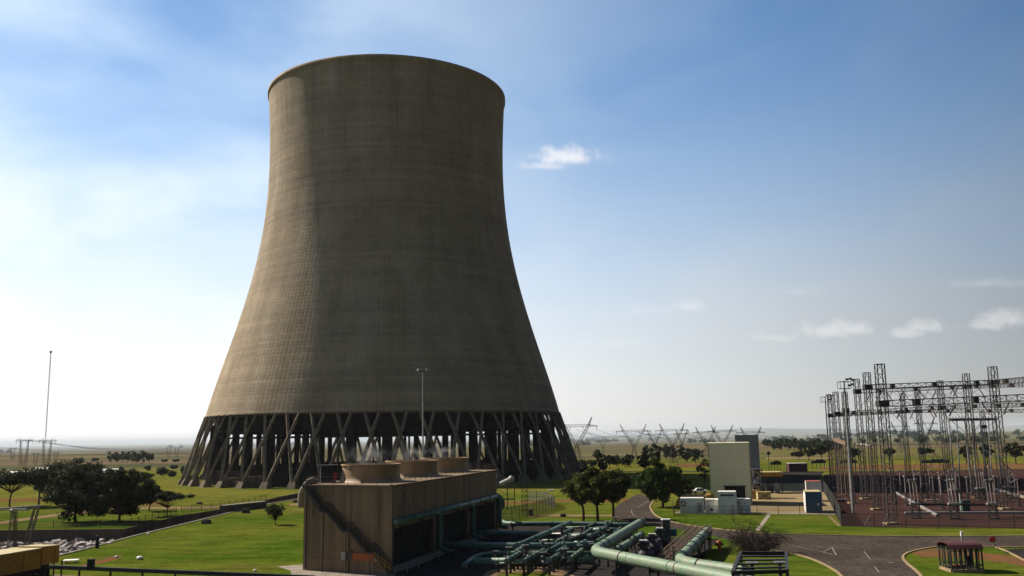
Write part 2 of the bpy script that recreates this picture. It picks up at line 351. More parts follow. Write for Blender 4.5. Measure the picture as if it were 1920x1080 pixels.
def shell_mat():
    m = bpy.data.materials.new('cooling_tower_concrete'); m.use_nodes = True; t = m.node_tree; n = t.nodes; l = t.links; b = n['Principled BSDF']; b.inputs['Roughness'].default_value = .95; b.inputs['Specular IOR Level'].default_value = .15
    tc_ = n.new('ShaderNodeTexCoord'); sp = n.new('ShaderNodeSeparateXYZ'); l.new(tc_.outputs['Object'], sp.inputs[0])
    def f(op, *a):
        k = n.new('ShaderNodeMath'); k.operation = op
        for i, v in enumerate(a):
            if isinstance(v, (int, float)): k.inputs[i].default_value = v
            else: l.new(v, k.inputs[i])
        return k.outputs[0]
    def mr(v, a, b_, c=0., d=1.):
        k = n.new('ShaderNodeMapRange'); l.new(v, k.inputs[0])
        for i, x in enumerate((a, b_, c, d)): k.inputs[1+i].default_value = x
        return k.outputs[0]
    def cv(x, y, z):
        k = n.new('ShaderNodeCombineXYZ')
        for i, v in enumerate((x, y, z)):
            if isinstance(v, (int, float)): k.inputs[i].default_value = v
            else: l.new(v, k.inputs[i])
        return k.outputs[0]
    def noise(v, sc, det=4, ro=.55):
        k = n.new('ShaderNodeTexNoise'); k.inputs['Scale'].default_value = sc; k.inputs['Detail'].default_value = det; k.inputs['Roughness'].default_value = ro; l.new(v, k.inputs['Vector']); return k.outputs[0]
    def white(v):
        k = n.new('ShaderNodeTexWhiteNoise'); k.noise_dimensions = '3D'; l.new(v, k.inputs['Vector']); return k.outputs[0]
    ang = f('ARCTAN2', sp.outputs[1], sp.outputs[0]); z = sp.outputs[2]
    za = f('DIVIDE', z, 1.35); u = f('MULTIPLY', ang, 216/(2*math.pi))
    zi = f('FLOOR', za); ui = f('FLOOR', u)
    cell = white(cv(ui, zi, 0)); ring = white(cv(0, zi, 3)); colm = white(cv(ui, 0, 7))
    zf = f('FRACT', za); uf = f('FRACT', u)
    jr = f('MINIMUM', f('MULTIPLY', zf, f('SUBTRACT', 1, zf)), f('MULTIPLY', f('MULTIPLY', uf, f('SUBTRACT', 1, uf)), 1.4))
    joint = mr(jr, 0, .12, .85, 1.0)
    big = noise(cv(f('MULTIPLY', ang, 3.), f('MULTIPLY', z, .012), 0), 2.2)
    bands = noise(cv(f('MULTIPLY', ang, .8), f('MULTIPLY', z, .11), 5), 1.0, 6, .7)
    streak = noise(cv(f('MULTIPLY', ang, 42.), f('MULTIPLY', z, .018), 2), 1.0, 4)
    k = f('MULTIPLY', joint, mr(cell, 0, 1, .94, 1.06)); k = f('MULTIPLY', k, mr(ring, 0, 1, .91, 1.09)); k = f('MULTIPLY', k, mr(colm, 0, 1, .985, 1.015))
    rim = noise(cv(f('MULTIPLY', ang, 26.), f('MULTIPLY', z, .02), 9), 1.0, 5, .7); k = f('MULTIPLY', k, f('SUBTRACT', 1, f('MULTIPLY', mr(rim, .5, .68, 0, .3), mr(z, 95, 160, 0, 1)))); blot = noise(cv(f('MULTIPLY', ang, 7.), f('MULTIPLY', z, .07), 4), 1.3, 7, .72); k = f('MULTIPLY', k, mr(blot, .32, .68, .88, 1.1)); k = f('MULTIPLY', k, mr(big, .3, .7, .8, 1.2)); k = f('MULTIPLY', k, mr(bands, .3, .7, .84, 1.15)); k = f('MULTIPLY', k, mr(streak, .3, .7, .95, 1.05))
    mx = n.new('ShaderNodeMix'); mx.data_type = 'RGBA'; l.new(mr(big, .35, .65), mx.inputs[0]); mx.inputs[6].default_value = (.268, .197, .122, 1); mx.inputs[7].default_value = (.25, .193, .130, 1)
    vm = n.new('ShaderNodeVectorMath'); vm.operation = 'SCALE'; l.new(mx.outputs[2], vm.inputs[0]); l.new(k, vm.inputs[3]); l.new(vm.outputs[0], b.inputs['Base Color'])
    # proud vertical ribs and lift joints
    h = f('ADD', mr(f('ABSOLUTE', f('SUBTRACT', uf, .5)), .38, .47, 1, 0), f('MULTIPLY', mr(f('ABSOLUTE', f('SUBTRACT', zf, .5)), .3, .5, 1, 0), .5)); h = f('ADD', h, f('MULTIPLY', cell, .35))
    bp = n.new('ShaderNodeBump'); bp.inputs['Strength'].default_value = .6; bp.inputs['Distance'].default_value = .07; l.new(h, bp.inputs['Height']); l.new(bp.outputs[0], b.inputs['Normal'])
    return m
SHELL = shell_mat()
def alphamat(name, c, a):
    m = M(name, c, None, 1, .7); t = m.node_tree; n = t.nodes; l = t.links; tr = n.new('ShaderNodeBsdfTransparent'); mx = n.new('ShaderNodeMixShader'); mx.inputs[0].default_value = a
    l.new(tr.outputs[0], mx.inputs[1]); l.new(n['Principled BSDF'].outputs[0], mx.inputs[2]); l.new(mx.outputs[0], n['Material Output'].inputs[0]); return m
MT['mesh'] = alphamat('wire_mesh', (.12, .1, .08), .22)
MT['mesh2'] = alphamat('dense_wire_mesh', (.10, .095, .085), .5)

# ------------------------------------------------------------------ ground, canal, roads
far_edge = [P(-260, 999), P(-60, 996), P(100, 994.5), P(232, 993), P(290, 979), P(345, 966.5), P(415, 955.5), P(470, 945), P(520, 933), P(560, 925), P(640, 912)]
near_edge = [P(640, 921), P(560, 935.5), P(505, 945), P(430, 962), P(335, 985.5), P(262, 1003), P(205, 1018), P(150, 1033), P(112, 1042), P(40, 1062), P(-60, 1090), P(-260, 1150)]
hole = far_edge+near_edge
B_ = 60000
outer = [Vector((-B_, -300, 0)), Vector((B_, -300, 0)), Vector((B_, B_, 0)), Vector((-B_, B_, 0))]
sheet('ground', outer, 0.0, GM, holes=[hole])
m = MB(); n_ = len(hole)
m.add([(p.x, p.y, -2.1) for p in hole]+[(p.x, p.y, -.001) for p in hole], [(i, n_+i, n_+(i+1) % n_, (i+1) % n_) for i in range(n_)])
cw = m.build('canal_wall', MT['wall_dark']); cw['kind'] = 'structure'
sheet('canal_bed', [p*1.0 for p in hole], -2.1, MT['path'])
ribbon('canal_edge', far_edge, .35, -.2, .14, MT['wall_dark']); ribbon('canal_edge', near_edge, .4, -.2, .16, MT['concrete'])
# rubble on the canal bed
m = MB(); rr = random.Random(3)
ne = [p for p in near_edge]; 
def inside(p, poly):
    c = False; j = len(poly)-1
    for i in range(len(poly)):
        a, b = poly[i], poly[j]
        if (a.y > p.y) != (b.y > p.y) and p.x < (b.x-a.x)*(p.y-a.y)/(b.y-a.y)+a.x: c = not c
        j = i
    return c
k = 0
rub = []
while k < 1500:
    p = Vector((rr.uniform(-125, -68), rr.uniform(135, 186), 0))
    if not inside(p, hole) or p.y > 178+rr.uniform(-3, 3): continue
    if p.x > -72+rr.uniform(-4, 4): k += 1; continue
    r = rr.uniform(.15, .55)*rr.choice((.7, 1, 1, 1.5)); k += 1
    a = [Vector((rr.uniform(.6, 1.2)*sx, rr.uniform(.5, 1.1)*sy, rr.uniform(.4, .9)*sz))*r for sz in (-1, 1) for sx, sy in ((-1, -1), (1, -1), (1, 1), (-1, 1))]
    q = Matrix.Rotation(rr.uniform(0, 6.3), 3, 'Z') @ Matrix.Rotation(rr.uniform(-.5, .5), 3, 'X')
    m.hexa([q@v+Vector((p.x, p.y, -2.1+r*.4+max(0, .8-abs(p.y-158)*.05)*rr.random())) for v in a])
o = m.build('rubble', MT['rock']); tag(o, 'pale broken stones heaped on the floor of the sunken canal', 'rubble', kind='stuff')

# headwall beside the canal
t = thing('headwall', 'dark concrete headwall box sitting across the canal beside the lawn', 'headwall', P(458, 960))
a, b = P(419, 961), P(500, 952); m = MB(); d = (b-a).normalized(); q = Vector((-d.y, d.x, 0))*1.2
m.prism([a, b, b+q, a+q], 0.0, 1.45); m.build('wall', MT['wall_dark'], t)
m = MB(); m.prism([a-q*.1, b-q*.1, b+q*1.1, a+q*1.1], 1.45, 1.6); m.build('coping', MT['concrete'], t)

# tracks, paths, soil
ZP = .006
def region(name, px, z, mat, sm=0):
    pts = [P(*p) for p in px]
    if sm: pts = smoothpoly(pts, sm, True)
    return sheet(name, pts, z, mat)
region('dirt_track', [(-60, 984), (0, 978), (60, 969), (110, 963), (160, 957), (240, 951), (330, 950), (430, 949), (490, 947), (492, 950), (430, 953), (330, 954), (240, 955), (165, 962), (115, 967), (60, 974), (0, 983), (-60, 990)], ZP, MT['path'])
region('dirt_track', [(548, 944), (575, 943), (575, 948), (540, 948)], ZP, MT['path'])
region('soil_patch', [(-60, 936), (20, 935), (100, 934), (190, 940), (300, 943), (300, 948), (190, 946), (100, 941), (20, 940), (-60, 941)], ZP, MT['soil'], 4)
region('soil_patch', [(160, 1057), (185, 1050), (210, 1043), (228, 1041), (222, 1048), (195, 1055), (170, 1060), (150, 1064)], ZP, MT['soil'], 4)
region('soil_patch', [(930, 945), (960, 941), (1060, 936.5), (1150, 935.5), (1180, 936), (1150, 941), (1060, 941), (960, 946)], ZP, MT['soil'], 4)
region('dirt_path', [(990, 965), (1060, 965), (1160, 965), (1160, 968), (1060, 968.5), (990, 969)], ZP, MT['path'])
# concrete round the fan cooler and under the pipework
region('apron', [(520, 1062), (572, 1058), (760, 1080), (760, 1160), (560, 1140), (545, 1070)], ZP, MT['pale_conc'])
region('apron', [(736, 1084), (800, 1010), (905, 986), (1010, 986), (1130, 988), (1190, 1004), (1350, 1010), (1330, 1030), (1290, 1090), (1240, 1160), (700, 1180)], ZP, MT['asphalt2'])
region('soil_patch', [(905, 1080), (925, 1068), (960, 1062), (1020, 1063), (1060, 1072), (1100, 1100), (1000, 1140), (890, 1120)], ZP+.004, MT['path'], 6)
region('grass_patch', [(930, 1082), (945, 1075), (985, 1073), (1030, 1076), (1045, 1090), (1000, 1120), (940, 1110)], ZP+.008, GM, 6)
# roads
kerbA = [(1222, 930), (1224, 940), (1219, 950), (1222, 958), (1230, 967), (1250, 976), (1280, 983), (1320, 989), (1370, 995), (1440, 1001), (1500, 1003), (1560, 1004), (1640, 1005.5), (1760, 1006), (1920, 1005), (2080, 1003.5)]
kerbA_w = smoothpoly([P(*p) for p in kerbA], 6)
low = [(2080, 1020), (1990, 1024), (1900, 1026.5), (1840, 1026), (1773, 1025), (1732, 1029.5), (1703, 1037), (1693, 1046), (1702, 1058), (1712, 1066), (1728, 1082), (1760, 1130)]
low_w = smoothpoly([P(*p) for p in low], 6)
left = [(1640, 1130), (1580, 1083), (1565, 1070), (1530, 1052), (1492, 1040), (1440, 1030), (1400, 1021), (1342, 1006), (1290, 995), (1233, 987.5), (1200, 982), (1170, 978), (1150, 970), (1150, 958), (1163, 944), (1182, 934), (1194, 927)]
left_w = smoothpoly([P(*p) for p in left], 6)
road = kerbA_w+low_w+left_w
sheet('road', road, .010, MT['asphalt'])
ribbon('kerb', kerbA_w, .32, 0, .13, MT['kerb']); ribbon('kerb', low_w, .3, 0, .13, MT['kerb']); ribbon('kerb', left_w[:40], .3, 0, .13, MT['kerb'])
def stripe(px, w=.14):
    o = ribbon('road_marking', smoothpoly([P(*p) for p in px], 5), w, .010, .014, MT['line']); return o
stripe([(1224, 934), (1212, 942), (1196, 951)]); stripe([(1184, 956), (1185, 962), (1190, 968)])
stripe([(1480, 1022), (1520, 1030), (1562, 1040)]); stripe([(1560, 1026), (1564, 1034), (1568, 1041)], .2)
stripe([(1545, 1034), (1562, 1026)]); stripe([(1620, 1034), (1628, 1044), (1632, 1049)]); stripe([(1640, 1062), (1645, 1069), (1648, 1073)]); stripe([(1666, 1055), (1674, 1055.6)], .3)
stripe([(1500, 1021), (1560, 1027), (1600, 1029)], .12)
region('soil_patch', [(1712, 1036), (1745, 1029), (1790, 1027.5), (1850, 1037), (1890, 1042), (1925, 1052), (1925, 1062), (1880, 1055), (1800, 1046), (1740, 1045), (1720, 1041)], ZP, MT['soil'], 5)
region('driveway', [(1880, 1030), (2050, 1026), (2100, 1060), (1925, 1052), (1905, 1043), (1885, 1036)], .009, MT['asphalt2'])
ribbon('kerb', smoothpoly([P(1868, 1027), P(1885, 1033), P(1903, 1042), P(1925, 1053), P(1990, 1080)], 5), .25, 0, .13, MT['kerb'])
# substation gravel yard, sandy yard, asphalt strip behind
region('gravel_yard', [(1578, 986), (1640, 988), (2200, 991), (2300, 905), (2200, 879), (1920, 879), (1600, 884), (1545, 890), (1540, 916)], ZP, MT['gravel'])
region('yard', [(1405, 961), (1574, 962), (1556, 920), (1540, 905), (1480, 905), (1405, 908)], ZP+.004, MT['sand'])
region('service_road', [(1415, 907), (1530, 906), (1545, 884.5), (1700, 884), (1700, 883), (1400, 884.5)], ZP+.008, MT['asphalt2'])
region('footpath', [(1440, 963), (1447, 963), (1424, 995), (1415, 995)], ZP, MT['pale_conc'])
region('soil_patch', [(1545, 876), (1640, 871), (1760, 870), (1930, 868), (2100, 868), (2100, 877), (1930, 878), (1700, 880), (1550, 881)], ZP, MT['soil'], 4)
region('soil_patch', [(1270, 870), (1320, 869), (1330, 874), (1280, 876)], ZP, MT['soil'], 4)
region('soil_patch', [(1435, 858), (1480, 857), (1560, 858), (1560, 860), (1480, 860), (1437, 861)], ZP, MT['path'])
region('dry_field', [(1432, 842), (1500, 840), (1600, 839), (1920, 842), (1960, 852), (1700, 852), (1540, 853), (1440, 852)], ZP, MT['drygrass'], 4)
region('footpath', [(1270, 958), (1575, 962), (1577, 965), (1265, 962)], ZP, MT['pale_conc'])
region('footpath', [(1552, 967), (1556, 967), (1577, 986), (1570, 986)], ZP+.004, MT['path'])
region('service_road', [(1085, 885.2), (1330, 885.2), (1335, 883.6), (1085, 883.6)], ZP+.004, MT['asphalt2'])
region('path', [(100, 1077), (300, 1086), (300, 1140), (60, 1120)], ZP, MT['path'])

# hills beyond the plant
def ridge(name, y0, y1, xs, hs, mat, ny=5):
    m = MB(); v = []; nx = 160
    for j in range(ny):
        for i in range(nx):
            x = xs[0]+(xs[1]-xs[0])*i/(nx-1); y = y0+(y1-y0)*j/(ny-1)
            h = hs(x, j/(ny-1)); v.append((x, y, h))
    m.add(v, [(j*nx+i, j*nx+i+1, (j+1)*nx+i+1, (j+1)*nx+i) for j in range(ny-1) for i in range(nx-1)])
    o = m.build(name, mat, smooth=True); o['kind'] = 'structure'; return o
def hn(x, s): return math.sin(x/s)+.6*math.sin(x/s*2.3+1)+.35*math.sin(x/s*4.7+2.2)
HM = M('hill_scrub', (.06, .07, .035), (.14, .12, .07), .004, .95, detail=8, stretch=(1, 2, 1))
def env(x, a, b, c, d): return max(0, min(1, (x-a)/(b-a)))*max(0, min(1, (d-x)/(d-c)))
ridge('hills', 3000, 6500, (300, 5200), lambda x, t: -1+math.sin(math.pi*t)*env(x, 300, 1300, 4800, 5200)*(34+9*hn(x, 420)), HM)
ridge('hills', 9000, 15000, (-9000, 11000), lambda x, t: -1+math.sin(math.pi*t)*(22+24*env(x, -1500, 5000, 10500, 11000)+7*hn(x, 1300)), HM)
ridge('hills', 1350, 1900, (330, 1500), lambda x, t: -1+math.sin(math.pi*t)*env(x, 330, 640, 1300, 1500)*(11+3*hn(x, 130)), HM)

# ------------------------------------------------------------------ the cooling tower
TX, TY = -53.72, 397.5; TH = 164.6; ZB = 25.4
prof = [(25.4, 72.95), (37.7, 69.5), (47.5, 66.4), (60.5, 62.3), (74, 58.4), (85, 55.8), (95, 53.8), (105, 52.3), (115.5, 51.2), (125, 50.7), (134.3, 50.45), (145, 50.7), (155, 51.15), (163, 51.55)]
pz = np.array([p[0] for p in prof]); pr = np.array([p[1] for p in prof])
cf = np.polyfit((pz-95)/70, pr, 5)
def rad(z): return float(np.polyval(cf, (z-95)/70))
T = thing('cooling_tower', 'huge concrete hyperboloid cooling tower standing on crossed raking legs', 'cooling tower', (TX, TY, 0))
m = MB(); nz = 90; pp = [(rad(ZB)-.9, ZB), (rad(ZB)-.1, ZB), (rad(ZB), ZB+.12), (rad(ZB+.5), ZB+.5), (rad(ZB+1), ZB+1)]
for i in range(1, nz+1):
    z = ZB+1.5+(163-ZB-1.5)*i/nz; pp.append((rad(z), z))
pp += [(rad(163)+.45, 163.05), (rad(163)+.45, 164.6), (rad(163)-.9, 164.6), (rad(163)-.9, 163)]
for i in range(31):
    z = 162-(162-ZB-1)*i/30; pp.append((rad(z)-.7, z))
m.lathe((TX, TY, 0), pp, 264, cap=False)
n2 = 264; mlen = len(pp)
m.f += [((mlen-1)*n2+i, (mlen-1)*n2+(i+1) % n2, (i+1) % n2, i) for i in range(n2)]
m.build('shell', SHELL, T, smooth=True)
# sharpen the rim and skirt corners by marking those faces flat
NF = 48; RF = 80.6; RT = rad(ZB)-.25
protoL = []; per = 2*math.pi/NF
for s in (-1, 1):
    m = MB(); a0 = s*.045*per; a1 = s*.77*per
    p0 = Vector((RF*math.cos(a0), RF*math.sin(a0), 1.9)); p1 = Vector((RT*math.cos(a1), RT*math.sin(a1), ZB+.2))
    m.bar(p0, p1, 1.0, 1.05, .85)
    protoL.append(m)
m = MB(); m.hexa([Vector(p) for p in ((RF-1.8, -1.7, -.2), (RF+2.0, -1.7, -.2), (RF+2.0, 1.7, -.2), (RF-1.8, 1.7, -.2), (RF-1.5, -1.2, 2.5), (RF+.6, -1.2, 2.3), (RF+.6, 1.2, 2.3), (RF-1.5, 1.2, 2.5))])
pier = m
legs = []
def local(mb, name, mat, parent):
    me = bpy.data.meshes.new(name); me.from_pydata([tuple(v) for v in mb.v], [], mb.f); me.materials.append(mat)
    o = bpy.data.objects.new(name, me); C.objects.link(o); o.parent = parent; return o
PH = .0*per
for nm, mb in (('leg', protoL[0]), ('leg', protoL[1]), ('pier', pier)):
    o = local(mb, nm, MT['leg'], T)
    o.rotation_euler.z = PH
    for k in range(1, NF):
        c = o.copy(); c.rotation_euler.z = PH+k*per; C.objects.link(c)
# inside: ring of heat exchanger walls, basin wall, ring pipes
m = MB()
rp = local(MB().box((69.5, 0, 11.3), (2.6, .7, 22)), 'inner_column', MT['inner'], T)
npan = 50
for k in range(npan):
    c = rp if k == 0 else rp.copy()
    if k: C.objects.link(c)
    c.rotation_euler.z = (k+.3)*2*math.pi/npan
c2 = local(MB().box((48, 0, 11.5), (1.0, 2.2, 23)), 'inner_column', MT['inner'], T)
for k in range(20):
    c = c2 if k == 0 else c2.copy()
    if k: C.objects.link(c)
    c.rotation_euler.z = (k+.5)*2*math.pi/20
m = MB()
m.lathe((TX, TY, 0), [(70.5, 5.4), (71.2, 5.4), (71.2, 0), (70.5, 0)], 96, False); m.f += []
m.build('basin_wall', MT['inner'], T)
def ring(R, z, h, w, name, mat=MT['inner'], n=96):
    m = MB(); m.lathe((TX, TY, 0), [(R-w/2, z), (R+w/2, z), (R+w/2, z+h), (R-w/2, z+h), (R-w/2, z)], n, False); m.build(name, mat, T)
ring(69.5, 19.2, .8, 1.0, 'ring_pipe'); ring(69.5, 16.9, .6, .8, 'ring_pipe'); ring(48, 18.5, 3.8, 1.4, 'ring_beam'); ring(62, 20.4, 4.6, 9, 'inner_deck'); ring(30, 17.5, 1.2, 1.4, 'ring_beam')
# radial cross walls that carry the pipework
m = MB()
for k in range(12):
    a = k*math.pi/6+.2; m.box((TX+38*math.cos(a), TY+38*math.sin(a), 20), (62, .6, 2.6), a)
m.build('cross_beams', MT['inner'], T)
# ladder/cable line up the shell is too fine to see; blocks stored by the left piers
for i, (px, py, w, h) in enumerate(((399, 916, 7, 3.2), (440, 917, 7.5, 3.8), (416, 917, 4, 2.2))):
    p = P(px, py)+Vector((4, 9, 0)); o = MB().box((p.x, p.y, h/2), (w, 3, h), .3).build('concrete_block', MT['leg']); 
    o2 = MB()
    tag(o, ('stepped concrete block between the lit legs at the left foot of the tower', 'larger pale concrete block among the legs right of the stepped one', 'low concrete block between two bigger ones under the tower')[i], 'concrete block')

# ------------------------------------------------------------------ fan cooler (low building with three fan stacks)
CL, CC, CF = Vector((-27, 122, 0)), Vector((-15.1, 116.8, 0)), Vector((-3.2, 165.5, 0)); CB = CF+(CL-CC); HZ = 10.35
FC = thing('fan_cooling_building', 'long tan clad cooling building with three round fan stacks and an outside stair', 'cooling building', CC.lerp(CB, .5))
U = (CF-CC).normalized(); V = (CC-CL).normalized(); LN = (CF-CC).length; WD = (CC-CL).length
def cp(s, w, z=0): return CL+V*w+U*s+Vector((0, 0, z))         # s along, w across (0 = left edge)
m = MB()
m.prism([cp(0, 0), cp(0, WD), cp(0, WD)+U*LN, cp(LN, 0)], 5.3, HZ)
m.prism([cp(0, 0), cp(0, WD), cp(.35, WD), cp(.35, 0)], 0, 5.3); m.prism([cp(LN-.35, 0), cp(LN-.35, WD), cp(LN, WD), cp(LN, 0)], 0, 5.3)
m.prism([cp(.35, 0), cp(.35, .3), cp(LN-.35, .3), cp(LN-.35, 0)], 0, 5.3)
m.build('wall', MT['wallbeige'], FC)
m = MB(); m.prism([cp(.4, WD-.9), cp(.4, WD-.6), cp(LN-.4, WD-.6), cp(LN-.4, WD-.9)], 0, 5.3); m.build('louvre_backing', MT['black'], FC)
for i in range(3):                                             # three louvre bays, slats and mullions
    lv = MB(); s0 = .6+i*(LN-1)/3; s1 = s0+(LN-1)/3-1.4
    for k in range(14):
        z = .9+k*.31; a = cp(s0, WD-.28, z); b = cp(s1, WD-.28, z); q = V*.14+Vector((0, 0, .1)); lv.add([a-q, b-q, b+q, a+q], [(0, 1, 2, 3)])
    lo = lv.build('louvre', MT['darksteel'], FC)
    mu = MB()
    for k in range(9):
        s = s0+(s1-s0)*k/8; mu.bar(cp(s, WD-.02, .6), cp(s, WD-.02, 5.25), .09)
    mu.build('mullion', MT['galv'], lo)
    pb = MB(); pb.prism([cp(s1, WD-.5), cp(s1, WD+.02), cp(s1+1.4, WD+.02), cp(s1+1.4, WD-.5)], 0, 5.28); pb.build('pier', MT['wallbeige'], FC)
m = MB(); m.prism([cp(.05, WD-.5), cp(.05, WD+.03), cp(LN, WD+.03), cp(LN, WD-.5)], 0, .75); m.build('plinth', MT['concrete'], FC)
m = MB(); m.prism([cp(-.2, -.2), cp(-.2, WD+.2), cp(LN+.2, WD+.2), cp(LN+.2, -.2)], HZ, HZ+.22); m.build('roof', MT['flat_roof'], FC)
m = MB()
for s, w in ((0, 0), (0, WD), (LN, WD)): 
    m.bar(cp(s, w, HZ+.1), cp(s, w, HZ+.3), .5)
for i in range(3):                                            # cladding seams
    w = WD*(.24, .55, .86)[i]
    if w < WD: m.bar(cp(-.03, w, 1.6), cp(-.03, w, HZ-.1), .05)
for i in range(9): m.bar(cp(LN*(i+.5)/9, WD+.03, 5.4), cp(LN*(i+.5)/30, WD+.03, HZ-.05), .04)
m.bar(cp(-.03, .9, 1.55), cp(-.03, 6.6, 1.55), .07); m.bar(cp(-.03, .9, 1.55), cp(-.03, .9, HZ-1), .07)
m.build('seams', MT['wallbeige'], FC)
for i, s in enumerate((8.2, 24.2, 40.2)):                      # fan stacks
    c = cp(s, WD/2-.2, HZ+.2); st = MB()
    st.lathe(c, [(4.5, 0), (4.2, .18), (3.95, .45), (3.85, .85), (3.8, 2.15), (4.0, 2.2), (4.0, 2.36), (3.6, 2.36), (3.55, .6)], 48, False)
    so_ = st.build('fan_stack', MT['stack'], FC)
    dk = MB(); dk.lathe(c, [(3.6, .7), (.02, .7)], 32, False); dk.build('fan_deck', MT['black'], so_)
    hb = MB(); hb.lathe(c, [(.6, .7), (.6, 1.5), (.02, 1.7)], 12, False)
    for k in range(6):
        a = k*math.pi/3; hb.bar(c+Vector((0, 0, 1.3)), c+Vector((3.3*math.cos(a), 3.3*math.sin(a), 1.3)), .7, .08)
    hb.build('fan', MT['darksteel'], so_)
    bt = MB()
    for k in range(4): bt.ball(c+Vector((4.05*math.cos(-2.2+k*.9), 4.05*math.sin(-2.2+k*.9), 1.9)), .15, 8)
    bt.build('lug', MT['pale_conc'], so_)
m = MB()
def railing(m, pts, h=1.05, st=2.0, t=.045):
    for a, b in zip(pts, pts[1:]):
        n = max(1, round((b-a).length/st))
        for z in (h, h*.55): m.bar(a+Vector((0, 0, z)), b+Vector((0, 0, z)), t)
        for k in range(n+1): m.bar(a.lerp(b, k/n), a.lerp(b, k/n)+Vector((0, 0, h)), t)
railing(m, [cp(.1, .2, HZ+.2), cp(.1, WD-.1, HZ+.2), cp(LN-.1, WD-.1, HZ+.2), cp(LN-.1, .2, HZ+.2), cp(.1, .2, HZ+.2)], 1.0, 2.2)
m.build('roof_railing', MT['rusty'], FC)
# outside stair over the end wall: three flights and landings
m = MB(); ro = -1.0
sp_ = [(0.3, HZ+.2), (3.1, 7.35), (3.9, 7.35), (6.4, 5.0), (7.3, 5.0), (9.9, 2.55), (10.7, 2.55), (13.2, .1)]
for (w0, z0), (w1, z1) in zip(sp_, sp_[1:]):
    for off in (-.1, ro): m.bar(cp(off, w0, z0), cp(off, w1, z1), .1, .28)
    for off in (-.1, ro):
        for hh in (.55, 1.05): m.bar(cp(off, w0, z0+hh), cp(off, w1, z1+hh), .06)
        n = 4 if z1 < z0-.1 else 1
        for k in range(n+1):
            u = k/n; m.bar(cp(off, w0+(w1-w0)*u, z0+(z1-z0)*u), cp(off, w0+(w1-w0)*u, z0+(z1-z0)*u+1.05), .06)
    if z1 < z0-.1:
        for k in range(12):
            u = (k+.5)/12; m.bar(cp(-.1, w0+(w1-w0)*u, z0+(z1-z0)*u), cp(ro, w0+(w1-w0)*u, z0+(z1-z0)*u), .26, .05)
    else: m.hexa([cp(-.1, w0, z0), cp(ro, w0, z0), cp(ro, w1, z0), cp(-.1, w1, z0), cp(-.1, w0, z0+.06), cp(ro, w0, z0+.06), cp(ro, w1, z0+.06), cp(-.1, w1, z0+.06)])
for w, z in ((3.5, 7.3), (6.9, 5.0), (10.3, 2.5)): m.bar(cp(ro, w, 0), cp(ro, w, z), .1)
m.build('stair', MT['darksteel'], FC)
m = MB(); 
for a in (.75, 1.15): m.bar(cp(-1.2, 10.9, 1.6+a), cp(-1.2, 13.4, .0+a), .07)
for k in range(4): m.bar(cp(-1.2, 10.9+k*.8, 1.7-k*.5), cp(-1.2, 10.9+k*.8, 2.75-k*.5), .07)
m.build('stair_handrail', MT['yellow'], FC)
m = MB(); m.hexa([cp(-.25, 7.4, 1.5), cp(-.25, 10.4, 1.5), cp(-.02, 10.4, 1.5), cp(-.02, 7.4, 1.5), cp(-.25, 7.4, 2.35), cp(-.25, 10.4, 2.35), cp(-.02, 10.4, 2.35), cp(-.02, 7.4, 2.35)])
ob = m.build('duct_panel', MT['orange'], FC); m = MB()
for k in range(9): m.bar(cp(-.27, 7.55+k*.34, 1.5), cp(-.27, 7.55+k*.34, 2.35), .05)
m.build('rib', MT['rusty'], ob)
for w, s, z, mt in ((6.2, .7, 1.45, 'galvlight'), (7.15, .5, 1.6, 'galv'), (10.9, .5, 1.5, 'galvlight')):
    m = MB(); m.hexa([cp(-.3, w-s/2, z), cp(-.3, w+s/2, z), cp(-.01, w+s/2, z), cp(-.01, w-s/2, z), cp(-.3, w-s/2, z+.95), cp(-.3, w+s/2, z+.95), cp(-.01, w+s/2, z+.95), cp(-.01, w-s/2, z+.95)]); m.build('switch_box', MT[mt], FC)
m = MB(); m.ball(cp(-.1, 4.2, HZ-.8), .2); m.ball(cp(-.1, 10.3, 4.8), .17); m.build('wall_lamp', MT['pale_conc'], FC)
# green water header along the long wall with three drop pipes
m = MB(); m.path([cp(.2, WD+.55, 6.15), cp(LN-1, WD+.55, 6.15)], .38, 10)
for s in np.linspace(1, LN-1.5, 9): m.tube(cp(s, WD+.55, 6.15), cp(s+.25, WD+.55, 6.15), .48, n=10)
hd = m.build('header_pipe', MT['teal'], FC, True)
for i in range(3):
    s = .6+(i+1)*(LN-1)/3-.7; m = MB(); e = [cp(s-1.4, WD+.55, 6.1), cp(s-.4, WD+.75, 5.8), cp(s, WD+.85, 5.1), cp(s, WD+.85, 1.9), cp(s, WD+1.1, 1.1), cp(s, WD+2.2, .95)]
    m.path(smoothpoly(e, 4), .36, 10); m.build('drop_pipe', MT['teal'], FC, True)
for k in range(7): m = MB(); s = 1+k*(LN-3)/6; m.bar(cp(s, WD, 5.7), cp(s, WD+1.1, 5.7), .12); m.bar(cp(s, WD+1.0, 5.7), cp(s, WD, 4.9), .08); m.build('bracket', MT['darksteel'], FC)
m = MB(); 
for w, z in ((WD+1.6, 1.0), (WD+1.6, .55)): m.bar(cp(1.5, w, z), cp(LN-3, w, z), .07)
for k in range(12): s = 1.5+k*(LN-4.5)/11; m.bar(cp(s, WD+1.6, 0), cp(s, WD+1.6, 1.0), .07)
m.build('foot_railing', MT['galvlight'], FC)
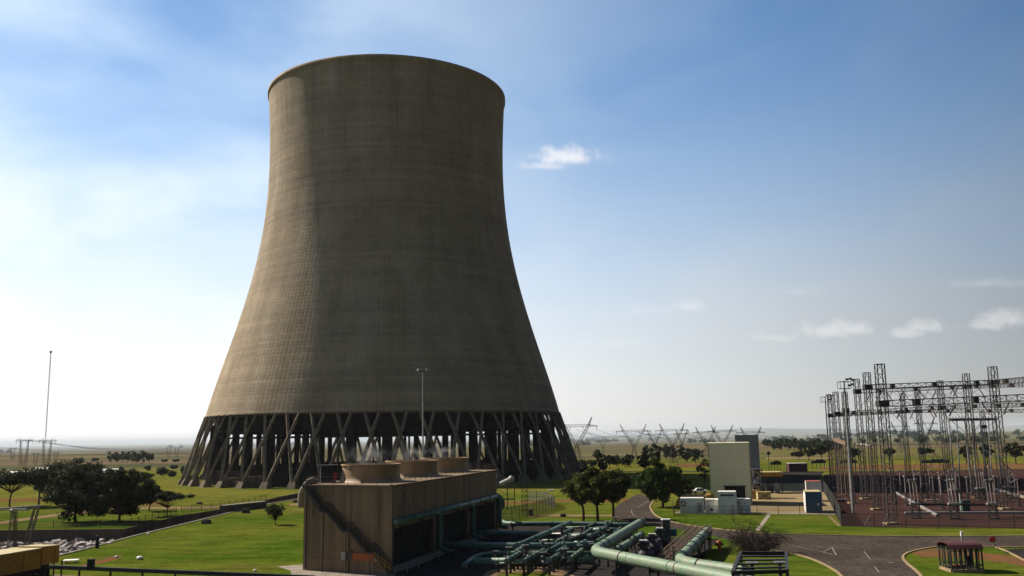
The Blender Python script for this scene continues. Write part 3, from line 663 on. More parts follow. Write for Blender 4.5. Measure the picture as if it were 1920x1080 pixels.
# hoist frame, roof hut and fire hose box on the roof
m = MB(); a = cp(5.2, .9, HZ+.2); m.box((a.x, a.y, a.z+1.15), (1.9, 1.7, 2.1), .24); m.box((a.x, a.y, a.z+2.28), (2.7, 2.1, .12), .24); m.build('roof_hut', MT['darksteel'], FC)
m = MB(); a = cp(4.0, 2.7, HZ+.2); m.box((a.x, a.y, a.z+.75), (.3, .3, 1.1), .2); m.build('fire_cabinet', MT['signred'], FC)
m = MB(); m.path(smoothpoly([cp(1.0, -1.0, 7.6), cp(1.0, -1.05, 8.8), cp(1.1, -.8, 9.8), cp(1.5, .0, HZ+.55), cp(2.4, .6, HZ+.5)], 5), .42, 12); m.build('vent_pipe', MT['pale_conc'], FC, True)
m = MB(); m.path([cp(-.15, .45, .2), cp(-.15, .45, HZ-.4)], .09, 6); m.path([cp(-.15, 6.9, 0), cp(-.15, 6.9, 4.6)], .07, 6); m.path([cp(-.15, 1.5, 9.4), cp(-.15, 1.5, 6.5)], .05, 6); m.build('downpipe', MT['darksteel'], FC)

# ------------------------------------------------------------------ floodlight masts
def mast(loc, h, label, head, r=.22, mat=None, lat=False):
    t = thing('floodlight_mast', label, 'floodlight mast', loc, None); m = MB()
    m.tube(loc, Vector((loc.x, loc.y, h)), r, r*.55, 10); m.build('pole', mat or MT['galv'], t)
    top = Vector((loc.x, loc.y, h))
    if head == 'ring':
        m = MB(); n = 20; pts = [top+Vector((1.35*math.cos(2*math.pi*k/n), 1.35*math.sin(2*math.pi*k/n), -.6)) for k in range(n+1)]
        for a, b in zip(pts, pts[1:]): m.bar(a, b, .12)
        for k in range(4): m.bar(top+Vector((0, 0, -.6)), pts[k*5], .1)
        m.tube(top-Vector((0, 0, .9)), top+Vector((0, 0, .2)), .3); m.build('head_ring', MT['darksteel'], t)
        for k in range(8):
            a = 2*math.pi*k/8; c = top+Vector((1.6*math.cos(a), 1.6*math.sin(a), -.35)); f = MB(); f.box(c, (.3, .62, .5), a); f.box(c-Vector((0, 0, .35)), (.12, .12, .3), a); f.build('floodlight', MT['galvlight'], t)
    else:
        m = MB()
        for z in (-.2, -1.6):
            for a, b in (((-1.1, -.8), (1.1, -.8)), ((1.1, -.8), (1.1, .8)), ((1.1, .8), (-1.1, .8)), ((-1.1, .8), (-1.1, -.8))): m.bar(top+Vector((*a, z)), top+Vector((*b, z)), .1)
        for a in ((-1.1, -.8), (1.1, -.8), (1.1, .8), (-1.1, .8)): m.bar(top+Vector((*a, -1.6)), top+Vector((*a, -.1)), .08)
        m.box(top+Vector((0, 0, -1.6)), (2.2, 1.6, .08)); m.build('platform', MT['galv'], t)
        for k, (x, z) in enumerate(((.3, .25), (1.0, .35), (1.5, .1), (.7, -1.0), (1.3, -.8))): f = MB(); f.box(top+Vector((x, -.9, z)), (.55, .3, .42), .3); f.build('floodlight', MT['darksteel'], t)
    return t
b_ = Q(793, 858, 250); b_.z = 0; mast(b_, hat(b_, 691), 'tall slim pole with a ring of floodlights, standing before the cooling tower', 'ring', .27, MT['galvlight'])
b_ = P(1600, 962); mast(b_, hat(b_, 714), 'tall tapered light pole with lamp platform, nearest the substation fence', 'plat', .30, MT['galvlight'])
b_ = P(1559, 921); mast(b_, hat(b_, 743), 'thinner dark light pole at the far left edge of the substation', 'plat', .24, MT['darksteel'])
b_ = P(984, 967); t = thing('lattice_mast', 'slim square lattice mast between the fan building and the tower base', 'lattice mast', b_)
m = MB(); m.lattice(b_, b_+Vector((0, 0, 13)), 1.15, .9, 13, .1); m.build('mast_body', MT['darksteel'], t); m = MB(); m.box(b_+Vector((0, 0, 13.1)), (1.6, 1.6, .12)); m.build('top_plate', MT['darksteel'], t)

# ------------------------------------------------------------------ pipework
def flange(m, p, d, r): d = d.normalized(); m.tube(p-d*.09, p+d*.09, r*1.28, n=12)
def pipe(pts, r, mat, label, name='pipe', group='green pipes in front of the fan building', n=12, fl=6.0, sup=True, sm=0, bandm=None, every=None):
    w = smoothpoly(pts, sm) if sm else pts
    t = thing(name, label, 'pipe', (w[0].x, w[0].y, 0), group)
    m = MB(); m.path(w, r, n); m.build('pipe_run', mat, t, True)
    fm = MB(); acc = 0; sm_ = MB(); ns = 0; tot_ = 0
    for a, b in zip(w, w[1:]):
        Ls = (b-a).length; u = acc
        while u < Ls:
            p = a.lerp(b, u/Ls); fm = MB(); flange(fm, p, b-a, r); fm.build('flange', bandm or MT['teal'], t)
            if sup and p.z > .4:
                sm_ = MB(); sm_.bar(Vector((p.x, p.y, 0)), Vector((p.x, p.y, p.z-r*.5)), .28, .22); sm_.box((p.x, p.y, p.z-r-.05), (.9, .5, .14)); sm_.build('support', MT['darksteel'], t)
            u += fl
        acc = u-Ls
    return t
ORD = ['leftmost', 'second', 'third', 'fourth', 'fifth', 'sixth', 'seventh', 'eighth', 'ninth', 'tenth', 'eleventh', 'twelfth', 'thirteenth', 'fourteenth', 'fifteenth', 'sixteenth', 'seventeenth', 'eighteenth', 'nineteenth', 'twentieth', 'twenty-first', 'twenty-second', 'twenty-third', 'twenty-fourth', 'twenty-fifth'] + ['twenty-'+x for x in ('sixth', 'seventh', 'eighth', 'ninth')]+['thirtieth', 'thirty-first', 'thirty-second']
def relabel(objs, what):
    q = sorted(objs, key=lambda o: (o.location.x/max(1, o.location.y)))
    for i, o in enumerate(q): o['label'] = what+', '+('leftmost of its group' if i == 0 else 'rightmost of its group' if i == len(q)-1 else ORD[i]+' from the left')
tl, pg = MT['teal'], MT['palegreen']
Z1 = 1.5
# back runs from the header out to the right
pipe([cp(LN-2, WD+.55, 6.1), cp(LN-.8, WD+.9, 5.9), cp(LN-.3, WD+1.2, 4.6), P(934, 965, 2.6), P(944, 979, Z1), P(975, 982, Z1), P(1075, 982, Z1), P(1188, 984, Z1)], .38, tl, 'rearmost green pipe, dropping in an elbow from the fan building', sm=4, fl=7)
pipe([P(842, 999, Z1), P(960, 1000, Z1), P(1010, 1000.5, Z1)], .40, tl, 'second green pipe from the back, running level across to the slanting pipe')
pipe([P(815, 1022, Z1), P(975, 1024, Z1), P(1118, 1024, Z1)], .48, tl, 'thick level green pipe nearest the fan building')
pipe([P(890, 1052, .9), P(1115, 1052, .9)], .42, tl, 'lowest front green pipe lying near the ground')
pipe([P(870, 1060, .6), P(905, 1040, .8), P(990, 1037, .9), P(1112, 1038, .9)], .3, tl, 'dark green pipe bending from the fan building between two level runs', sm=4)
pipe([P(970, 1024, 2.0), P(1069, 979.5, 2.0)], .36, tl, 'long slanting green pipe crossing above the level ones, left side', fl=9)
for k, (x0, x1, y, c) in enumerate(((1098, 1176, 994, 'third'), (1068, 1150, 1006, 'fourth'), (1040, 1120, 1022, 'fifth'))):
    pipe([P(x0, y, 1.3), P(x1, y+.5, 1.3)], .42, tl, f'short thick level green pipe, {c} row from the back, left of the big slanting pipe', fl=3.2)
for k, (x0, x1, y, c) in enumerate(((1060, 1195, 989, 'farthest'), (1030, 1180, 1001, 'second farthest'), (1005, 1140, 1013, 'middle'), (990, 1120, 1031, 'second nearest'), (985, 1110, 1044, 'nearest'))):
    pipe([P(x0, y, .8), P(x1, y, .8)], .17, MT['galvlight'] if k % 2 else tl, f'{c} of the thin pipes lying between the thick level green ones', fl=4, group='thin pipes of the pipe field', n=8)
k = 0; XP = []
for (xa, ya, xb, yb) in ((1022, 1035, 1058, 1016), (1088, 1004, 1110, 991), (1112, 1003, 1134, 990), (1066, 1012, 1098, 1000), (982, 1052, 1020, 1030), (1040, 1018, 1062, 1005), (1130, 990, 1146, 980), (1100, 989, 1116, 980), (950, 1052, 975, 1036), (1070, 1048, 1092, 1030), (1000, 1012, 1018, 1004), (1056, 1000, 1076, 990), (1150, 1002, 1164, 990), (960, 1040, 978, 1028), (1030, 1050, 1048, 1040), (996, 1044, 1014, 1034), (1082, 1024, 1098, 1014), (1118, 1016, 1134, 1006), (1044, 1036, 1060, 1026)):
    o_ = ('ninth', 'third', 'second', 'fourth', 'tenth', 'sixth')[k % 6]
    XP.append(pipe([P(xa, ya, 1.75), P(xb, yb, 1.75)], .2 if k < 8 else .26, MT['palegreen'] if k % 2 else tl, 'short slanting cross pipe linking two rows of green pipes', group='short cross pipes of the pipe field', fl=2.2, n=8, name='cross_pipe')); k += 1
relabel(XP, 'short slanting cross pipe linking two rows of green pipes')
for k, (x0, x1, y) in enumerate(((960, 1050, 1036), (1000, 1090, 1048), (1070, 1150, 1016), (930, 990, 1056))):
    pipe([P(x0, y, .5), P(x0+5, y, .5), P(x0+5, y, 1.1), P(x1, y, 1.1)], .11, MT['galvlight'] if k % 3 else MT['palegreen'], ORD[k].replace('leftmost', 'first')+' small-bore pale line threading between the big green pipes', fl=5, group='small-bore lines of the pipe field', n=7)
# valves of the field
def gate_valve(p, s, label, group, rz=0, mat=None):
    t = thing('gate_valve', label, 'valve', (p.x, p.y, 0), group); m = MB(); z = p.z
    m.ball((p.x, p.y, z), .5*s, 10); m.tube((p.x-.7*s, p.y, z), (p.x+.7*s, p.y, z), .33*s, n=10); m.tube((p.x-.75*s, p.y, z), (p.x-.6*s, p.y, z), .52*s, n=12); m.tube((p.x+.6*s, p.y, z), (p.x+.75*s, p.y, z), .52*s, n=12)
    m.build('valve_body', mat or MT['darksteel'], t); m = MB(); m.tube((p.x, p.y, z), (p.x, p.y, z+1.5*s), .14*s, n=8); m.box((p.x, p.y, z+.75*s), (.5*s, .5*s, .2*s)); m.build('stem', MT['darksteel'], t)
    m = MB(); n = 14; c = Vector((p.x, p.y, z+1.5*s)); q = [c+Vector((.42*s*math.cos(2*math.pi*i/n), .42*s*math.sin(2*math.pi*i/n), 0)) for i in range(n+1)]
    for a, b in zip(q, q[1:]): m.bar(a, b, .07*s)
    for i in range(0, n, 4): m.bar(c, q[i], .05*s)
    m.build('handwheel', MT['galvlight'], t); m = MB(); m.box((p.x, p.y, z/2), (.4, .4, z)); m.build('support', MT['concrete'], t); return t
gv = gate_valve(Vector((0, 0, .9)), 1.0, 'small handwheel valve among the level green pipes', 'handwheel valves of the pipe field')
spots = [(1000, 1028), (1030, 1044), (1052, 1030), (1072, 1020), (1092, 1010), (1060, 1052), (1088, 1040), (1140, 1000), (985, 1046), (1020, 1056), (1110, 1034), (1155, 990), (955, 1047), (930, 1050), (1126, 1012), (1018, 1036)]
GVS = []
for i, (px, py) in enumerate(spots):
    c = gv if i == 0 else copy_tree(gv); GVS.append(c); p = P(px, py, .9); c.location = (p.x, p.y, 0); c.rotation_euler.z = .3*i; s = .8+.4*((i*37) % 10)/10; c.scale = (s, s, s)
relabel(GVS, 'small handwheel valve among the level green pipes')
# big pale green mains
def big(pts, r, label, sm=5, bands=(), sups=()):
    w = smoothpoly(pts, sm); t = thing('water_main', label, 'pipe', (w[0].x, w[0].y, 0)); m = MB(); m.path(w, r, 20); m.build('pipe_run', pg, t, True)
    for (u, wd, k, mt) in bands:
        i = int(u*(len(w)-1)); i = min(i, len(w)-2); a = w[i].lerp(w[i+1], u*(len(w)-1)-i); d = (w[i+1]-w[i]).normalized(); m = MB(); m.tube(a-d*wd/2, a+d*wd/2, r*k, n=20); m.build('flange', mt, t)
    for u in sups:
        i = min(int(u*(len(w)-1)), len(w)-2); a = w[i].lerp(w[i+1], u*(len(w)-1)-i); d = (w[i+1]-w[i]).normalized(); q = Vector((-d.y, d.x, 0))
        m = MB()
        for s in (-1, 1): m.bar(Vector((a.x, a.y, 0))+q*s*r*.8, Vector((a.x, a.y, a.z-r*.3))+q*s*r*.8, .22)
        m.bar(Vector((a.x, a.y, a.z-r-.1))-q*r*1.1, Vector((a.x, a.y, a.z-r-.1))+q*r*1.1, .25); m.build('saddle', MT['darksteel'], t)
    return t
zb = 2.5; bd = MT['band']
e0, e1 = P(1203, 979, zb), P(1127, 1026, zb); e2, e3 = P(1138, 1039.5, zb), P(1420, 1096, zb)
big([e0, e0.lerp(e1, .5), e0.lerp(e1, .93), P(1119, 1033.5, zb), e2.lerp(e3, .06), e2.lerp(e3, .35), e2.lerp(e3, .7), e3], .68, 'largest pale green water main, slanting down then turning right in an elbow', bands=((.28, .22, 1.16, tl), (.33, .15, 1.12, tl), (.61, .12, 1.08, bd), (.64, .12, 1.05, pg), (.77, .2, 1.07, pg), (.79, .08, 1.06, bd), (.02, .2, 1.2, tl)), sups=(.12, .3, .6, .72, .85))
f0, f1 = P(1326, 996, 2.2), P(1284, 1040, 2.2); f2, f3 = P(1296, 1057.5, 2.2), P(1400, 1073, 2.2)
big([f0, f0.lerp(f1, .5), f0.lerp(f1, .95), P(1277, 1050, 2.2), f2.lerp(f3, .1), f2.lerp(f3, .6), f3], .66, 'second pale green main at the right, ribbed with flanges along its slope', bands=((.0, .5, 1.12, bd), (.07, .25, 1.14, tl), (.14, .2, 1.2, tl), (.17, .2, 1.12, bd), (.24, .25, 1.2, pg), (.3, .18, 1.14, tl), (.42, .3, 1.18, bd), (.46, .22, 1.22, pg), (.69, .14, 1.12, bd)), sups=(.05, .2, .36, .65, .9))
for nm, (a, b, r) in (('pale green stub pipe behind the black valves, upper one', (P(1203, 1003, 1.8), P(1186, 1013, 1.8), .5)), ('pale green stub pipe left of the black valves, lower one', (P(1182, 1017, 1.8), P(1158, 1031, 1.8), .5))):
    big([a, a.lerp(b, .5), b], r, nm, 2, bands=((.1, .15, 1.2, tl), (.9, .2, 1.3, tl)), sups=(.5,))
pipe([P(1215, 1052, 1.4), P(1250, 1053, 1.4)], .22, MT['galvlight'], 'thin pale pipe stub just behind the largest main', fl=1.2, group=None, n=10)
# motor valves: body, spindle housing, actuator with pale top
def motor_valve(label):
    t = thing('motor_valve', label, 'valve', (0, 0, 0), 'black motor valves in a slanting row'); m = MB()
    m.lathe((0, 0, 0), [(1.0, .15), (1.05, .9), (.95, 1.6), (.55, 2.0), (.5, 2.5)], 16); m.tube((-1.5, 0, 1.1), (1.5, 0, 1.1), .75, n=16); m.tube((-1.5, 0, 1.1), (-1.25, 0, 1.1), 1.0, n=16); m.tube((1.25, 0, 1.1), (1.5, 0, 1.1), 1.0, n=16)
    m.build('valve_body', MT['darksteel'], t); m = MB(); m.box((0, 0, 2.9), (.95, .8, 1.1)); m.tube((-.9, 0, 2.9), (.9, 0, 2.9), .3, n=12); m.box((.75, -.3, 3.0), (.4, .5, .6)); m.build('actuator', MT['darksteel'], t)
    m = MB(); m.box((-.32, 0, 3.52), (.55, .85, .14)); m.box((.34, 0, 3.52), (.5, .8, .14)); m.build('actuator_lid', MT['white'], t); m = MB(); m.box((0, 0, .1), (1.6, 1.2, .3)); m.build('base', MT['concrete'], t); return t
mv = motor_valve('x')
for i, (px, py, lb) in enumerate(((1208, 1057, 'nearest black motor valve, just behind the largest pale green main'), (1224, 1042, 'second black motor valve from the front in the slanting row'), (1238, 1029, 'third black motor valve from the front in the slanting row'))):
    c = mv if i == 0 else copy_tree(mv); p = P(px, py); c.location = (p.x, p.y, 0); c['label'] = lb; c.rotation_euler.z = -.2; c.scale = (.85, .85, .82)
p = P(1250, 1018); t = thing('control_cabinet', 'tall grey control cabinet with white top at the far end of the valves', 'cabinet', p)
m = MB(); m.box((p.x, p.y, 1.9), (1.15, .9, 3.0)); m.build('housing', MT['galv'], t); m = MB(); m.box((p.x, p.y, 3.45), (1.3, 1.05, .16)); m.build('lid', MT['white'], t); m = MB(); m.box((p.x+1.1, p.y, 1.5), (.9, .6, 1.0)); m.build('side_box', MT['blue'], t); m = MB(); m.box((p.x, p.y, .2), (1.4, 1.2, .4)); m.build('plinth', MT['concrete'], t)
# brown stairway bridging the pipes
a, b = P(1246, 1050, .6), P(1301, 998, 2.2); t = thing('pipe_stairway', 'rusty brown walkway with many handrails slanting up between the two mains', 'walkway', (a.x, a.y, 0))
d = (b-a).normalized(); q = Vector((d.y, -d.x, 0)).normalized()
m = MB(); m.hexa([a-q*.2, a+q*2.6, b+q*2.6, b-q*.2, a-q*.2+Vector((0, 0, .1)), a+q*2.6+Vector((0, 0, .1)), b+q*2.6+Vector((0, 0, .1)), b-q*.2+Vector((0, 0, .1))]); m.build('deck', MT['rusty'], t)
for k, o_ in enumerate((-.2, .75, 1.7, 2.6)):
    m = MB(); n = 7
    for z in (.6, 1.15): m.bar(a+q*o_+Vector((0, 0, z)), b+q*o_+Vector((0, 0, z)), .09)
    for i in range(n+1): c = a.lerp(b, i/n)+q*o_; m.bar(c, c+Vector((0, 0, 1.15)), .08)
    m.build('handrail', MT['rusty'], t)
m = MB()
for k in range(28): c = a.lerp(b, (k+.5)/28)+Vector((0, 0, .14)); m.bar(c-q*.2, c+q*2.6, .12, .06)
m.build('treads', MT['darksteel'], t)
m = MB()
for i in range(5):
    c = a.lerp(b, i/4)
    for o_ in (0, 2.4): m.bar(Vector((c.x, c.y, 0))+q*o_, c+q*o_, .14)
for o_ in (-.2, 1.2): m.bar(Vector((a.x, a.y, 0))+q*o_-d*.2, a+q*o_+Vector((0, 0, 1.7))-d*.2, .2)
m.build('post', MT['galv'], t)
# small things by the pipework
p = P(1349, 1036); t = thing('hydrant', 'small orange marker post on the grass by the leafless bush', 'hydrant', p); m = MB(); m.lathe(p, [(.2, 0), (.22, .8), (.42, .95), (.45, 1.35), (.3, 1.6), (.05, 1.65)], 12); m.build('body', MT['orange'], t); m = MB(); m.tube(p+Vector((-.6, 0, 1.1)), p+Vector((.6, 0, 1.1)), .16); m.build('outlet', MT['rusty'], t)
# open steel shelter frame in the right foreground
c4 = [Q(1377, 1072, 92), Q(1476, 1070, 92), Q(1473, 1036, 103), Q(1390, 1037, 103)]; zt = sum(p.z for p in c4)/4
c4 = [P(1374, 1074, zt), P(1476, 1071, zt), P(1474, 1037, zt), P(1389, 1037, zt)]
t = thing('louvred_canopy', 'black steel canopy frame with open roof louvres in the right foreground', 'canopy', (c4[0].x, c4[0].y, 0)); m = MB()
for i in range(4): m.bar(c4[i], c4[(i+1) % 4], .32, .34)
m.bar(c4[0]-Vector((0, 0, .75)), c4[1]-Vector((0, 0, .75)), .2, .3); m.build('roof_frame', MT['rail'], t)
m = MB(); n = 5
for i in range(1, n):
    u = i/n; a, b = c4[0].lerp(c4[3], u), c4[1].lerp(c4[2], u); m.bar(a, b, .5, .14)
m.build('louvre', MT['rail'], t)
for p in c4: m = MB(); m.bar(Vector((p.x, p.y, 0)), p, .24); m.build('post', MT['rail'], t)
m = MB(); m.bar(c4[0]+Vector((.1, 0, -1.3)), c4[1]+Vector((0, 0, -1.3)), .15); m.build('tie_bar', MT['darksteel'], t)
cen = (c4[0]+c4[1]+c4[2]+c4[3])/4
gate_valve(Vector((cen.x-1, cen.y, 1.4)), 1.3, 'grey valve standing under the black canopy frame, left one', None, mat=MT['galv']); gate_valve(Vector((cen.x+1.8, cen.y, 1.4)), 1.3, 'grey valve standing under the black canopy frame, right one', None, mat=MT['galv'])
# pump shed pieces near the fan building far corner
p = P(937, 955); t = thing('pump_skid', 'rusty steel stage with a grey pump on top behind the fan building', 'pump skid', p)
m = MB()
for dx, dy in ((-1.5, -1), (1.8, -1), (1.8, 1.6), (-1.5, 1.6), (3.4, 0)): m.bar((p.x+dx, p.y+dy, 0), (p.x+dx, p.y+dy, 5.2), .2)
for z in (2.2, 5.2):
    m.bar((p.x-1.5, p.y-1, z), (p.x+3.4, p.y-1, z), .2); m.bar((p.x-1.5, p.y+1.6, z), (p.x+3.4, p.y+1.6, z), .2); m.bar((p.x-1.5, p.y-1, z), (p.x+1.8, p.y-1, z-2.1), .1)
m.build('frame', MT['rusty'], t); m = MB(); m.tube((p.x+.2, p.y, 5.5), (p.x+2.6, p.y, 6.6), .6, n=12); m.ball((p.x+2.7, p.y, 6.7), .75); m.build('pump', MT['galvlight'], t); m = MB(); m.bar((p.x-3.5, p.y, 4.2), (p.x+2.4, p.y, 6.0), .6, .5); m.build('duct', MT['darksteel'], t)
p = P(930, 950); t = thing('vent_cowl', 'white square cowl on a thin post beside the fan building corner', 'vent', p); m = MB(); m.tube(p, p+Vector((0, 0, 6.4)), .12); m.build('post', MT['darksteel'], t); m = MB(); m.box(p+Vector((0, 0, 7)), (.65, .65, 1.2)); m.build('cowl', MT['white'], t)
p = P(995, 966); t = thing('brick_kiosk', 'small orange brick kiosk at the corner of the mesh fence', 'kiosk', p); m = MB(); m.box(p+Vector((0, 0, .55)), (.9, 1.3, 1.1)); m.build('body', MT['soil'], t); m = MB(); m.box(p+Vector((0, 0, 1.16)), (1.1, 1.5, .12)); m.build('lid', MT['maroon'], t)
p = P(1056, 969); t = thing('meter_box', 'low dark maroon box lying on the sandy path left of the three trees', 'box', p); m = MB(); m.box(p+Vector((0, 0, .25)), (1.1, .6, .5)); m.build('body', MT['maroon'], t); m = MB(); m.box(p+Vector((0, 0, .53)), (1.2, .7, .06)); m.build('lid', MT['darksteel'], t)
p = P(1033, 920.5); o = MB().box(p+Vector((0, 0, .2)), (1.8, .8, .4)).build('drain_cover', MT['white']); tag(o, 'small white slab on the grass at the shadow edge of the tower', 'slab')

# ------------------------------------------------------------------ buildings and containers on the right
def boxthing(name, label, cat, c, w, d, h, mat, rz=0, roofmat=None, roof=.12, over=.1, partname='wall', z0=0):
    t = thing(name, label, cat, (c.x, c.y, 0)); m = MB(); m.box((c.x, c.y, z0+h/2), (w, d, h), rz); m.build(partname, mat, t)
    m = MB(); m.box((c.x, c.y, z0+h+roof/2), (w+over*2, d+over*2, roof), rz); m.build('roof', roofmat or mat, t); return t
def fr(c, w, d): return Vector((c.x, c.y+d/2, 0))            # front-face point -> centre
f_ = P(1372, 946); hb = hat(f_, 832); W1 = 9.35
c = fr(f_, 0, 11)+Vector((1.15, 0, 0)); t = thing('clad_building', 'tall olive clad box building behind the white containers', 'building', c); OB = t
m = MB(); dx0, dx1, dz = -1.1, 3.2, 4.0
x0, x1, y0 = c.x-W1/2, c.x+W1/2, c.y-5.5
for a, b, za, zb in ((x0, c.x+dx0-.3, 0, hb), (c.x+dx1, x1, 0, hb), (c.x+dx0-.3, c.x+dx1, dz, hb)): m.prism([(a, y0), (b, y0), (b, y0+.35), (a, y0+.35)], za, zb)
m.prism([(x0, y0+.35), (x0+.3, y0+.35), (x0+.3, y0+11), (x0, y0+11)], 0, hb); m.prism([(x1-.3, y0+.35), (x1, y0+.35), (x1, y0+11), (x1-.3, y0+11)], 0, hb); m.prism([(x0+.3, y0+10.7), (x1-.3, y0+10.7), (x1-.3, y0+11), (x0+.3, y0+11)], 0, hb)
m.build('wall', MT['olive'], t)
m = MB(); m.prism([(x0-.08, y0-.08), (x1+.08, y0-.08), (x1+.08, y0+11.08), (x0-.08, y0+11.08)], hb, hb+.25); m.build('roof', MT['olive'], t)
m = MB()
for k in range(24): x = x0+W1*(k+.5)/24; (m.bar((x, y0-.03, dz+.3 if c.x+dx0-.3 < x < c.x+dx1 else 0), (x, y0-.03, hb-.05), .06))
for z in (6.2, 7.0): m.bar((x0+3, y0-.04, z), (x0+6.8, y0-.04, z), .07)
m.build('sheet_ribs', MT['olive'], t)
m = MB(); m.bar((x0+.08, y0-.06, 0), (x0+.08, y0-.06, hb), .16); m.bar((x1-.1, y0-.06, 0), (x1-.1, y0-.06, hb), .2); m.build('corner_flashing', MT['cream'], t)
m = MB(); m.box((c.x+(dx0+dx1)/2-.15, y0+.9, dz/2), (dx1-dx0+.2, .1, dz)); m.build('doorway_shade', MT['black'], t)  # flat black panel painted as the shade inside the open doorway
m = MB(); m.box((c.x+(dx0+dx1)/2-.15, y0-.12, dz+.12), (dx1-dx0+.9, .3, .22)); m.build('lintel', MT['darksteel'], t)
OB.rotation_euler.z = -.21
g_ = P(1418, 912); hg = hat(g_, 816); t = boxthing('clad_building', 'tall dark grey clad building standing behind the olive one', 'building', fr(g_+Vector((-1, 0, 0)), 0, 10), 6.9, 10, hg, MT['grey']); t.rotation_euler.z = -.21
m = MB(); 
for k in range(14): x = g_.x-1-3.4+6.8*(k+.5)/14; m.bar((x, g_.y-.03, 0), (x, g_.y-.03, hg), .05)
m.build('sheet_ribs', MT['grey'], t)
# grey steel stair tower between them
s_ = P(1421, 934); t = thing('stair_tower', 'grey steel stair frame at the right wall of the olive building', 'stair tower', s_); m = MB()
for x in (-1.4, 1.3):
    for y in (0, 3): m.bar((s_.x+x, s_.y+y, 0), (s_.x+x, s_.y+y, 7.2), .22)
for z in (1.8, 3.6, 5.4, 7.1): m.box((s_.x, s_.y+1.5, z), (2.9, 3.2, .12))
m.build('frame', MT['galv'], t); m = MB()
for k in range(4): z = k*1.8; m.bar((s_.x-1.2*(-1)**k, s_.y-.1, z), (s_.x+1.2*(-1)**k, s_.y-.1, z+1.8), .2); m.bar((s_.x-1.4, s_.y-.1, z+2.8), (s_.x+1.3, s_.y-.1, z+2.8), .08)
m.build('flight', MT['galvlight'], t); m = MB(); m.box((s_.x+.2, s_.y+.9, 6.2), (1.6, 1.2, 1.4)); m.build('panel_box', MT['galv'], t); m = MB(); m.box((s_.x-.1, s_.y+.9, 2.6), (1.7, 1.2, 1.4)); m.build('panel_box', MT['galv'], t)
# canopy with plant below
k_ = P(1447, 925); t = thing('plant_canopy', 'ochre roofed open canopy over machinery, right of the tall buildings', 'canopy', k_); m = MB(); zt = hat(k_, 890); m.box((k_.x, k_.y+3, zt), (6.6, 6, 1.0)); m.build('roof', MT['yellow'], t)
m = MB(); m.box((k_.x, k_.y+3, zt+.6), (6.9, 6.3, .15)); m.build('roof_edge', MT['cream'], t)
for x in (-3, 0, 3):
    for y in (.3, 5.6): m = MB(); m.bar((k_.x+x, k_.y+y, 0), (k_.x+x, k_.y+y, zt-.5), .18); m.build('post', MT['darksteel'], t)
for i, (x, y, w, h, mt, lb) in enumerate(((-2.0, 2.5, 1.6, 2.0, 'galv', 'grey machine box under the ochre canopy, left one'), (.3, 2.8, 1.8, 1.5, 'darksteel', 'dark machine box under the ochre canopy, middle one'), (2.3, 2.6, 1.1, 2.3, 'galvlight', 'pale machine box under the ochre canopy, right one'))):
    boxthing('machine', lb, 'machine', k_+Vector((x, y, 0)), w, 1.4, h, MT[mt], partname='housing')
x_ = P(1432, 936); t = boxthing('crate', 'cream crossed crate on the sandy yard beside the stair frame', 'crate', x_, 3.2, 1.6, 1.7, MT['cream'], partname='panel'); m = MB()
for a, b in (((-1.5, .1), (1.5, 1.6)), ((-1.5, 1.6), (1.5, .1))): m.bar((x_.x+a[0], x_.y-.84, a[1]), (x_.x+b[0], x_.y-.84, b[1]), .14)
m.build('brace', MT['darksteel'], t); boxthing('crate', 'small pale crate left of the crossed one', 'crate', P(1416, 935), 2.0, 1.4, 2.0, MT['stack'], partname='panel')
# white containers in front
def container(label, f, w, d, h, mat, roofm, doorside=True, name='container', corr=True):
    c = fr(f, w, d); t = boxthing(name, label, 'container', c, w, d, h, mat, 0, roofm, .08, .02); m = MB(); n = max(4, int(w/.45))
    if corr:
        for k in range(n): x = c.x-w/2+w*(k+.5)/n; m.bar((x, c.y-d/2-.02, .25), (x, c.y-d/2-.02, h-.2), .09, .05)
        m.build('corrugation', mat, t)
    m = MB()
    for x in (-w/2, w/2): m.bar((c.x+x, c.y-d/2-.01, .0), (c.x+x, c.y-d/2-.01, h), .14)
    for z in (.1, h-.07): m.bar((c.x-w/2, c.y-d/2-.01, z), (c.x+w/2, c.y-d/2-.01, z), .14)
    m.build('edge_frame', mat, t); t.rotation_euler.z = -.2 if ('white' in label or 'grey' in label) and 'blue' not in label and 'red roofed' not in label else -.24 if 'blue' in label or 'red roofed' in label else 0; return t, c
t, c = container('pale grey site container with a wall unit, leftmost of the white ones', P(1301, 962.5), 4.75, 3, 3.0, MT['container'], MT['white'], corr=False)
m = MB(); m.box((c.x-1.75, c.y-1.62, 2.0), (.95, .5, .9)); ac = m.build('air_unit', MT['galv'], t); m = MB(); m.box((c.x-1.75, c.y-1.89, 2.0), (.5, .04, .5)); m.build('grille', MT['white'], ac)
m = MB(); m.box((c.x+1.5, c.y-1.53, 1.1), (.9, .06, 2.0)); m.build('door', MT['galvlight'], t)
t, c = container('low weathered white container directly right of the grey one', P(1340, 962.5), 3.0, 2.6, 2.75, MT['container'], MT['white']); m = MB(); m.box((c.x-.3, c.y-1.34, .8), (.5, .1, .6)); m.build('hatch', MT['darksteel'], t)
t, c = container('tallest white container block with the sunlit roof before the dark doorway', P(1368.5, 963.5), 3.55, 3.6, 4.35, MT['container'], MT['white']); m = MB(); m.box((c.x, c.y-1.86, 3.7), (2.6, .1, .35)); m.build('vent', MT['galv'], t)
t, c = container('spotted white container at the right end of the row', P(1397, 962.5), 2.75, 2.6, 2.8, MT['container'], MT['white'])
